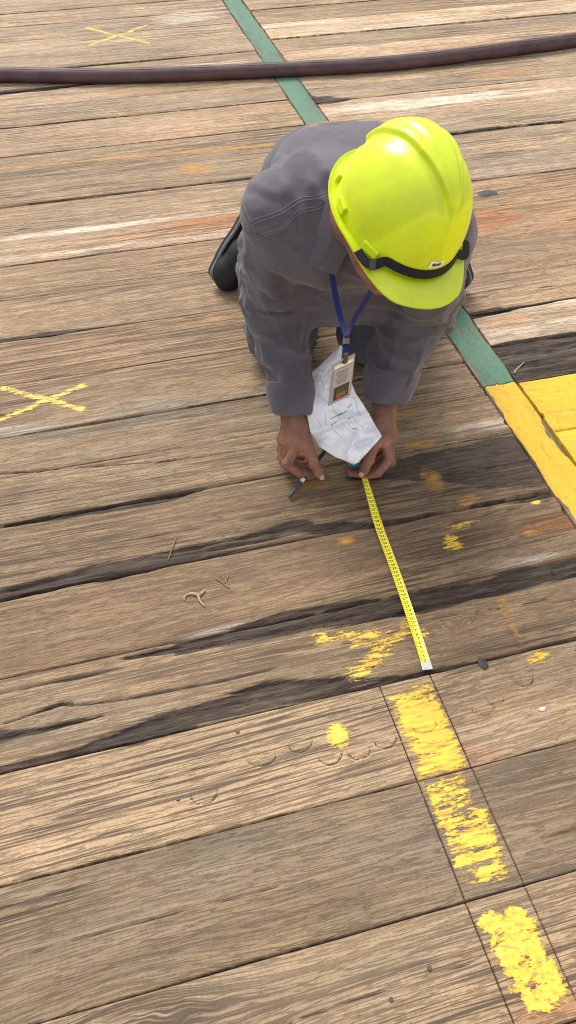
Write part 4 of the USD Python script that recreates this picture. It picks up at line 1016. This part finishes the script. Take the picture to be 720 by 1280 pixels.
lobj('pocket_clip', ribbon(np.array([p0 + ax_ * .046 + V3(0, 0, .0062), p1 - ax_ * .008 + V3(0, 0, .0062)]), V3(0, 0, 1), .0028, .0012), M_BLACK, pen, smooth=40)

# ------------------------------------------------------------------ tape measure
M_TEAL = plain('teal_plastic', (.015, .24, .22), .4)
M_TAPE = plain('tape_yellow', (.86, .74, .03), .35, .5, .03, 60)
M_TICK = plain('tape_print', (.02, .02, .02), .5); M_TICKR = plain('tape_print_red', (.55, .03, .02), .5)
tape = local_thing('tape_measure', (.15, 1.462, .055), "yellow tape measure in the person's left hand, its blade pulled out across the planks", 'tape measure')
cs_c = V3(.1475, 1.482, .050)
case = lobj('case', place(rbox((.032, .062, .046), .011), np.eye(3), cs_c), M_TEAL, tape, smooth=40)
lobj('rubber_grip', place(rbox((.0345, .040, .049), .010), np.eye(3), cs_c + V3(0, .010, 0)), M_BLACK, case, tape, smooth=40)
start = V3(.1595, 1.436, .034); hand_p = V3(.1665, 1.417, .0375)
endw = np.array([.5025, .834, 0]); end = to_local(endw)
dirv = end[:2] - hand_p[:2]; Lb = np.linalg.norm(dirv)
tb = np.r_[np.linspace(0, .22, 40), np.linspace(.225, 1, 90)]
xy = hand_p[:2] + np.outer(tb, dirv); xy[:, 0] += .006 * np.sin(tb * np.pi)
wp = to_world(np.c_[xy, 0 * tb])
dz = np.maximum.reduce([deck_z(wp[:, 0] + o, wp[:, 1]) for o in (-.008, 0, .008)])
dz = np.maximum.accumulate(np.where(dz < -.006, -9, dz)) * 0 + np.convolve(np.pad(np.maximum(dz, -.003), 12, mode='edge'), np.ones(25) / 25, 'valid') + .0042
zz = dz + (hand_p[2] - dz) * np.exp(-((tb / .16) ** 1.7))
cl = np.vstack([start, np.c_[xy, zz]])
tan = np.gradient(cl, axis=0); tan /= np.linalg.norm(tan, axis=1, keepdims=True)
tw = np.interp(np.r_[0, tb], [0, .04, .25, 1], [.55, .55, .0, 0])      # slight twist at the hand
up0 = V3(0, 0, 1) + np.zeros((len(cl), 3)); sd = np.cross(tan, up0); sd /= np.linalg.norm(sd, axis=1, keepdims=True); nn = np.cross(sd, tan)
sd2 = sd * np.cos(tw)[:, None] + nn * np.sin(tw)[:, None]; nn = np.cross(sd2, tan)
WT, cu_ = .0182, .0020
prof = np.linspace(-1, 1, 9)


def blade_pts(c, s, n, off=0.):
    return c[:, None] + s[:, None] * (prof * WT / 2)[None, :, None] + n[:, None] * (cu_ * (prof ** 2) - .0006 + off)[None, :, None]


bt, bb = blade_pts(cl, sd2, nn, .0), blade_pts(cl, sd2, nn, -.0005)
nb_ = len(cl); fbq = grid_faces(nb_, 9)
blade = lobj('blade', trimesh.Trimesh(*meshkit.arrays((np.vstack([bt.reshape(-1, 3), bb.reshape(-1, 3)]), np.vstack([fbq[:, ::-1], fbq + nb_ * 9])))[:2], process=False), M_TAPE, tape, smooth=50)
arc = np.r_[0, np.cumsum(np.linalg.norm(np.diff(cl, axis=0), axis=1))]; tot = arc[-1]


def blade_at(s, x, lift=.00035):
    q = tot - s
    C = np.stack([np.interp(q, arc, cl[:, k]) for k in range(3)], -1); Sd = np.stack([np.interp(q, arc, sd2[:, k]) for k in range(3)], -1); Nn = np.stack([np.interp(q, arc, nn[:, k]) for k in range(3)], -1)
    xx = np.asarray(x) / (WT / 2)
    return C + Sd * np.asarray(x)[..., None] + Nn * (cu_ * xx ** 2 - .0006 + lift)[..., None]


ticks, nums, reds = [], [], []
for mm in range(10, int(tot * 1000) - 12, 5):
    cm_ = mm % 10 == 0; ln = .0062 if cm_ else .0036; hw = .00042
    for sx in (1, -1):
        xs_ = np.array([sx * WT / 2, sx * (WT / 2 - ln)])
        q = np.array([(mm / 1000 - hw, xs_[0]), (mm / 1000 + hw, xs_[0]), (mm / 1000 + hw, xs_[1]), (mm / 1000 - hw, xs_[1])])
        V = blade_at(q[:, 0], q[:, 1]); ticks.append(trimesh.Trimesh(V, [[0, 1, 2], [0, 2, 3]] if sx < 0 else [[0, 2, 1], [0, 3, 2]], process=False))
    if cm_:
        t_ = meshkit.text_mesh(str(mm // 10) if mm % 100 else str(mm // 10), .0052, .0001, bold=True)
        v_ = t_.vertices; w2 = v_[:, 0].max()
        V = blade_at(mm / 1000 - .0045 - (v_[:, 1]) * .0 + v_[:, 1] - .0, (v_[:, 0] - w2 / 2) * -1.0, .0004)
        (reds if mm % 100 == 0 else nums).append(trimesh.Trimesh(V, t_.faces, process=False))
lobj('graduation', cat_mesh(ticks), M_TICK, blade, tape, smooth=False, kind='stuff')
lobj('numerals', cat_mesh(nums), M_TICK, blade, tape, smooth=False, kind='stuff')
lobj('red_numerals', cat_mesh(reds), M_TICKR, blade, tape, smooth=False, kind='stuff')
e_t = tan[-1]; Me = np.stack([sd2[-1], e_t, nn[-1]], 1)
lobj('end_hook', cat_mesh([place(rbox((.0195, .017, .0012), .0005), Me, cl[-1] + nn[-1] * .0016 - e_t * .005), place(rbox((.0195, .0014, .008), .0005), Me, cl[-1] + e_t * .0032 - nn[-1] * .0022)]), M_STEEL, tape, smooth=40)

# ------------------------------------------------------------------ hose across the far planks
hose_xy = spline([(-3.5, 5.3), (-1.9, 4.75), (-.9, 4.22), (-.15, 3.942), (.226, 3.832), (.609, 3.762), (1.001, 3.707), (1.407, 3.668), (1.85, 3.687), (2.325, 3.73), (3.1, 3.90), (4.1, 4.25), (5.1, 4.75)], 220)
hz = np.maximum(deck_z(hose_xy[:, 0], hose_xy[:, 1]), -.004); hz = np.convolve(np.pad(hz, 6, mode='edge'), np.ones(13) / 13, 'valid')
M_HOSE = usdkit.material(stage, '/World/Looks/hose_rubber', {
    'g': ('geometry', {}), 'n': ('noise_texture', {'scale': 14, 'detail': 5}), 'r': ('rgb_ramp', {'ramp': [(.3, (.040, .018, .020)), (.7, (.075, .038, .040))]}), 'n2': ('noise_texture', {'scale': 260, 'detail': 2}), 'b': ('bump', {'strength': .4, 'distance': .002}),
    'p': ('principled_bsdf', {'roughness': .62, 'specular_ior_level': .4})}, [('g.position', 'n.vector'), ('n.fac', 'r.fac'), ('r.color', 'p.base_color'), ('g.position', 'n2.vector'), ('n2.fac', 'b.height'), ('b.normal', 'p.normal')], surface='p.BSDF')
hb = np.array([1.0, 3.7, 0])
hose = thing('hose', 'thick dark maroon rubber hose lying across the far end of the plank deck', 'hose', hb)
hpts = np.c_[hose_xy, hz + .0288]
obj('outer_tube', trimesh.Trimesh((tm := tube(hpts, .0285 + .0005 * np.sin(np.arange(220) * 1.1), 28)).vertices - hb, tm.faces, process=False), M_HOSE, hose, smooth=True)
for a_ in (.5, 1.2, 1.9):     # moulded ridges along the hose
    off = np.array([0, -math.cos(a_), math.sin(a_)]) * .0286
    obj('ridge', trimesh.Trimesh((tm := tube(hpts + off, .0009, 5)).vertices - hb, tm.faces, process=False), M_HOSE, hose, smooth=True)

# ------------------------------------------------------------------ paint marks on the planks
def paint_mat(name, c, rough=.55, soft=.07, iso=False):
    c = np.array(c)
    return usdkit.material(stage, f'/World/Looks/{name}', {
        'g': ('geometry', {}), 'm': ('mapping', {'scale': (90, 110, 1) if iso else (25, 160, 1)}), 'n': ('noise_texture', {'scale': 1, 'detail': 5, 'roughness': .65}), 'r': ('rgb_ramp', {'ramp': [(.34, tuple(c * [.55, .40, .6])), (.46, tuple(c * [.90, .82, 1])), (.60, tuple(np.minimum(c * 1.05, 1)))]}),
        'm2': ('mapping', {'scale': (45, 75, 1) if iso else (32, 150, 1)}), 'n2': ('noise_texture', {'scale': 1, 'detail': 4, 'roughness': .7}), 'm3': ('mapping', {'scale': (140, 260, 1)}), 'n3': ('noise_texture', {'scale': 1, 'detail': 4, 'roughness': .7}),
        'at': ('attribute', {'attribute': 'cover'}), 'sp': ('separate_color', {}), 'a1': ('math', {'math_type': 'multiply_add', 'value2': 5.0}), 'a2': ('math', {'math_type': 'multiply_add', 'value2': 3.0}), 'cut': ('rgb_ramp', {'ramp': [(.5 - soft / 2, (0,) * 3), (.5 + soft / 2, (1,) * 3)]}), 'sc': ('math', {'math_type': 'multiply_add', 'value2': .12, 'value3': .005}),
        'b': ('bump', {'strength': .15, 'distance': .001}), 'p': ('principled_bsdf', {'roughness': rough, 'specular_ior_level': .4}), 'tr': ('transparent_bsdf', {}), 'mx': ('mix_closure', {})},
        [('g.position', 'm.vector'), ('m.vector', 'n.vector'), ('n.fac', 'r.fac'), ('r.color', 'p.base_color'), ('n.fac', 'b.height'), ('b.normal', 'p.normal'),
         ('g.position', 'm2.vector'), ('m2.vector', 'n2.vector'), ('g.position', 'm3.vector'), ('m3.vector', 'n3.vector'), ('at.color', 'sp.color'),
         ('n2.fac', 'a1.value1'), ('sp.r', 'a1.value3'), ('n3.fac', 'a2.value1'), ('a1.value', 'a2.value3'), ('a2.value', 'sc.value1'), ('sc.value', 'cut.fac'),
         ('cut.color', 'mx.fac'), ('tr.BSDF', 'mx.closure1'), ('p.BSDF', 'mx.closure2')], surface='mx.closure')


M_PAINT = paint_mat('yellow_paint', (.64, .42, .034)); M_THICK = paint_mat('thick_yellow_paint', (.65, .43, .034), .5, .06, True); M_FAINT = paint_mat('faded_orange_paint', (.48, .26, .050), .75, .26)


def paint(name, label, fn, box, mat=M_PAINT, res=.0016, cat='paint mark', group=None, lift=.0006):
    x0, x1, y0, y1 = box
    xs, ys = np.arange(x0, x1, res * 1.6), np.arange(y0, y1, res)
    X, Y = np.meshgrid(xs, ys, indexing='ij')
    cov = np.clip(fn(X, Y), -2, 1.2); keep = cov > -1.1
    Z = deck_z(X, Y)
    keep &= Z > -.014
    m = keep[:-1, :-1] & keep[1:, :-1] & keep[1:, 1:] & keep[:-1, 1:]
    f = grid_faces(len(xs), len(ys)).reshape(len(xs) - 1, len(ys) - 1, 4)[m]
    if len(f) < 4: return
    u, inv = np.unique(f, return_inverse=True)
    V = np.stack([X, Y, Z + lift], -1).reshape(-1, 3)[u]
    obj(name, (V, inv.reshape(-1, 4)), mat, smooth=True, label=label, cat=cat, group=group, attrs={'cover': np.repeat(cov.reshape(-1)[u][:, None], 3, 1)})


def seg(X, Y, a, b):
    a, b = np.array(a), np.array(b); ab = b - a; t = np.clip(((X - a[0]) * ab[0] + (Y - a[1]) * ab[1]) / (ab @ ab), 0, 1)
    return np.hypot(X - a[0] - t * ab[0], Y - a[1] - t * ab[1]), t


grainy = lambda X, Y, s: .5 * fb(X * 16, Y * 190, 0, 3, s) + .35 * fb(X * 40, Y * 60, 1, 3, s + 1)


def cross(strokes, w, wear, s):
    def fn(X, Y):
        r = np.full(X.shape, -9.)
        for a, b, k in strokes:
            d, t = seg(X, Y, a, b)
            r = np.maximum(r, 1 - (d / (w * k * (1 + .25 * fb(t * 6, 0, s, 2, s)))) ** 2)
        return r - wear - .75 * grainy(X, Y, s)
    return fn


def blob(c, rx, ry, wear, s, rot=0.):
    def fn(X, Y):
        x, y = X - c[0], Y - c[1]; cc, sn_ = math.cos(rot), math.sin(rot)
        q = ((x * cc + y * sn_) / rx) ** 2 + ((-x * sn_ + y * cc) / ry) ** 2
        return 1 - q - wear - .8 * grainy(X, Y, s) + .3 * fb(X * 30, Y * 30, 0, 3, s + 3)
    return fn


paint('painted_cross', 'small thin yellow painted cross on the far planks beyond the hose', cross([((.25, 4.276), (.53, 4.47), .9), ((.262, 4.50), (.505, 4.243), .9)], .012, .50, 1), (.2, .58, 4.2, 4.54), res=.004)
paint('painted_cross', 'yellow painted cross on a brown plank at the left edge, mid-way up the deck', cross([((-.33, 1.735), (-.030, 1.852), .9), ((-.225, 1.892), (-.045, 1.762), 1.)], .0118, .55, 2), (-.37, 0, 1.72, 1.91))
paint('painted_cross', 'broad smeared yellow painted cross under the tape blade near its hook', cross([((.325, .957), (.53, .912), 1.1), ((.37, .858), (.47, .915), 1.5), ((.47, .915), (.525, .962), 1.0), ((.40, .925), (.47, .91), 1.5)], .0155, .88, 3), (.29, .62, .84, .99))


def patch1(X, Y):
    e = np.minimum.reduce([(X - .413) / .012, (.4985 - X + .0 * Y) / .010, (Y - .632) / .006, (.800 - Y) / .030])
    hole = sstep(.03, .015, np.hypot(X - .455, (Y - .72) * 1.0)) * 0
    return np.minimum(e, 1) - .42 - .95 * (.5 * fb(X * 18, Y * 150, 0, 3, 4) + .5 * fb(X * 34, Y * 60, 1, 3, 5)) + .25


def patch2(X, Y):
    e = np.minimum.reduce([(X - .4075) / .010, (np.interp(Y, [.44, .55, .56, .63], [.497, .499, .487, .487]) - X) / .012, (Y - .434) / .02, (.6225 - Y) / .006])
    return np.minimum(e, 1) - .62 - 1.3 * (.62 * fb(X * 13, Y * 120, 0, 3, 7) + .45 * fb(X * 40, Y * 70, 1, 3, 8)) - .25 * sstep(.50, .44, Y)


def patch3(X, Y):
    lo, hi = np.interp(Y, [.238, .25, .28, .31, .33, .36, .385, .40], [.436, .425, .424, .420, .414, .412, .408, .42]), np.interp(Y, [.238, .27, .32, .36, .385, .40], [.488, .499, .497, .493, .489, .47])
    e = np.minimum.reduce([(X - lo) / .010, (hi - X) / .010, (Y - .246) / .012, (.398 - Y) / .010])
    return np.minimum(e, 1) - .52 - .9 * (.4 * fb(X * 20, Y * 110, 0, 3, 10) + .6 * fb(X * 42, Y * 42, 1, 3, 11)) + .22


paint('painted_patch', 'worn yellow paint block between two saw cuts, nearest the tape hook', patch1, (.405, .503, .629, .812))
paint('painted_patch', 'scraped streaky yellow paint block on the dark plank, middle of the three between saw cuts', patch2, (.405, .503, .425, .6235))
paint('painted_patch', 'thick flaking yellow paint blob at the bottom right, nearest of the three between saw cuts', patch3, (.405, .503, .23, .405), M_THICK, lift=.0008)
paint('painted_dot', 'small round yellow paint dot alone on the pale near plank', blob((.3, .746), .0185, .023, -.05, 12), (.27, .33, .71, .78))
paint('painted_line', 'long faint orange painted line along the far planks left of the person', cross([((-.6, 3.165), (.80, 3.098), .9)], .011, .75, 13), (-.62, .82, 3.07, 3.19), M_FAINT, res=.0035)
SM = [((.469, 2.968), .055, .035, .25, 'orange paint smudge on a far plank just below the faint orange line'), ((.705, 1.540), .045, .014, .35, 'orange paint streak beside the person\'s left forearm'),
      ((.715, 1.425), .040, .013, .05, 'curved orange paint streak below the left forearm, on the plank seam'), ((.698, 1.312), .024, .038, .25, 'tall orange paint smudge on the dark plank right of the left hand'),
      ((.750, 1.226), .026, .012, .1, 'short orange paint smear at the lower edge of the dark plank'), ((.672, 1.120), .024, .026, .15, 'yellow paint smudge under the dark plank, lower of a touching pair'),
      ((.712, 1.160), .045, .014, .35, 'yellow paint smear under the dark plank, upper of a touching pair'), ((.452, 1.182), .022, .010, .1, 'small orange paint smear left of the tape blade'),
      ((.842, 1.104), .018, .007, .1, 'small orange paint fleck on the reddish plank end'), ((.896, 1.184), .012, .007, -.2, 'bright yellow paint drip beside the yellow board'),
      ((.440, 1.362), .05, .018, .40, 'orange paint rubbed on the plank beneath the right hand'), ((.716, .808), .028, .020, .35, 'pale yellow paint smudge at the far edge of the pale plank'),
      ((.706, .949), .012, .009, .05, 'tiny orange paint dab in the dark eroded channel'), ((.700, .895), .008, .045, .25, 'thin orange paint drip line running towards the near planks')]
for i, (c, rx, ry, wr_, lab) in enumerate(SM): paint('paint_smudge', lab, blob(c, rx, ry, wr_ + .45, 20 + i), (c[0] - rx * 1.4, c[0] + rx * 1.4, c[1] - ry * 1.5, c[1] + ry * 1.5), M_FAINT if 'orange' in lab else M_PAINT, res=.0014 if c[1] < 2 else .003)

# ------------------------------------------------------------------ bits lying on the deck
M_TWIG = plain('dry_twig', (.33, .27, .18), .8, .3, .2, 60); M_STRAW = plain('dry_straw', (.20, .145, .09), .8, .3, .25, 60)
tz = lambda x, y: float(deck_z(np.array([x]), np.array([y]))[0])


def lying(name, label, cat, strands, mat, group=None):
    c = np.array(strands[0][0][0]); base = V3(c[0], c[1], tz(*c))
    t = thing(name, label, cat, base, group=group)
    for pts, r0, r1 in strands:
        q = spline(np.array(pts), 10); z = np.maximum(deck_z(q[:, 0], q[:, 1]), -.01); z = np.convolve(np.pad(z, 2, mode='edge'), np.ones(5) / 5, 'valid')
        rr = np.linspace(r0, r1, 10)
        m = tube(np.c_[q, z + rr + .0006 + .002 * np.sin(np.linspace(0, 3, 10))] - base, rr, 7)
        obj('stem', m, mat, t, smooth=True)


lying('forked_twig', 'pale forked twig lying on the brown plank left of the tape', 'twig', [([(.100, 1.122), (.112, 1.121), (.121, 1.113)], .0022, .0024), ([(.121, 1.113), (.122, 1.100), (.128, 1.086)], .0026, .0016), ([(.100, 1.122), (.094, 1.118), (.093, 1.110)], .0018, .0012), ([(.121, 1.113), (.132, 1.120), (.137, 1.127)], .0022, .0014)], M_TWIG)
lying('straw', 'single brown straw lying across the dark channel above the forked twig', 'straw', [([(.080, 1.228), (.092, 1.250), (.105, 1.276)], .0013, .0010)], M_STRAW)
lying('straw', 'little crossed bunch of brown straws right of the forked twig', 'straw', [([(.165, 1.150), (.178, 1.130), (.186, 1.118)], .0012, .0009), ([(.178, 1.160), (.181, 1.142), (.184, 1.122)], .0011, .0009), ([(.190, 1.160), (.188, 1.145), (.180, 1.135)], .0010, .0009)], M_STRAW)
lying('splinter', 'pale wood splinter on the dark rotten plank beside the green board', 'splinter', [([(1.050, 1.625), (1.075, 1.650), (1.10, 1.668)], .0022, .0010)], M_TWIG)


def lump(name, label, cat, c, r, mat, seed, group=None):
    m = trimesh.creation.icosphere(3); v = m.vertices * (1 + .35 * fb(m.vertices[:, 0] * 2, m.vertices[:, 1] * 2, m.vertices[:, 2] * 2 + seed, 2, seed))[:, None] * r
    obj_ = thing(name, label, cat, (c[0], c[1], tz(*c)), group=group)
    obj('piece', trimesh.Trimesh(v + [0, 0, r[2] * .3], m.faces, process=False), mat, obj_, smooth=True)


M_TAR = plain('tar', (.018, .018, .020), .55); M_CHIP = plain('pale_chip', (.60, .58, .54), .7); M_CRUMB = plain('red_brown_crumb', (.085, .035, .024), .85, .3, .4, 300)
lump('tar_blob', 'black tar blob on the plank right of the tape hook', 'tar blob', (.609, .818), (.0085, .012, .003), M_TAR, 3)
lump('pale_chip', 'small white chip on the pale near plank at right', 'chip', (.672, .700), (.006, .004, .003), M_CHIP, 5)
lump('dark_leaf', 'dark withered scrap on an orange plank right of the hard hat', 'scrap', (1.385, 2.556), (.034, .018, .002), M_TAR, 6)
M_NAILH = plain('rusty_nail', (.035, .030, .030), .6, .5, .3, 200)
for x, y, lab in [(.3155, .345, 'dark nail head left of the flaking yellow blob, upper of two'), (.247, .320, 'dark nail head left of the flaking yellow blob, lower of two'), (.130, .798, 'small dark nail head at the far edge of the pale plank, by the crumb-filled joint'), (.006, .70, 'small dark nail head in the pale plank near the left edge')]:
    h_ = trimesh.creation.cylinder(.0034, .003, sections=14); h_.apply_translation([0, 0, .0010])
    t_ = thing('nail_head', lab, 'nail', (x, y, tz(x, y)))
    obj('head', h_, M_NAILH, t_, smooth=40)
# reddish crumbs of rotten wood lying in the eroded channels
rs = np.random.RandomState(5); cr = []
for (xa, xb, yf, n) in ((.06, .40, lambda x: .836 + .008 * rs.randn(), 110), (-.2, .4, lambda x: 1.218 + .008 * rs.randn(), 25), (.1, .92, lambda x: .990 + .010 * rs.randn(), 45), (.88, .94, lambda x: 1.33 + .012 * rs.randn(), 25), (1.05, 1.25, lambda x: 1.31 + .03 * rs.randn(), 30)):
    for _ in range(n):
        x = rs.uniform(xa, xb); y = yf(x); z = tz(x, y)
        if z > -.006: continue
        b = trimesh.creation.icosphere(1); b.apply_scale(rs.uniform(.0012, .0030, 3)); b.apply_transform(trimesh.transformations.random_rotation_matrix(rs.rand(3))); b.apply_translation([x, y, max(z, -.026) + .001]); cr.append(b)
obj('wood_crumbs', cat_mesh(cr), M_CRUMB, smooth=False, label='reddish crumbs of rotten wood lying in the eroded channels', cat='crumbs', kind='stuff')
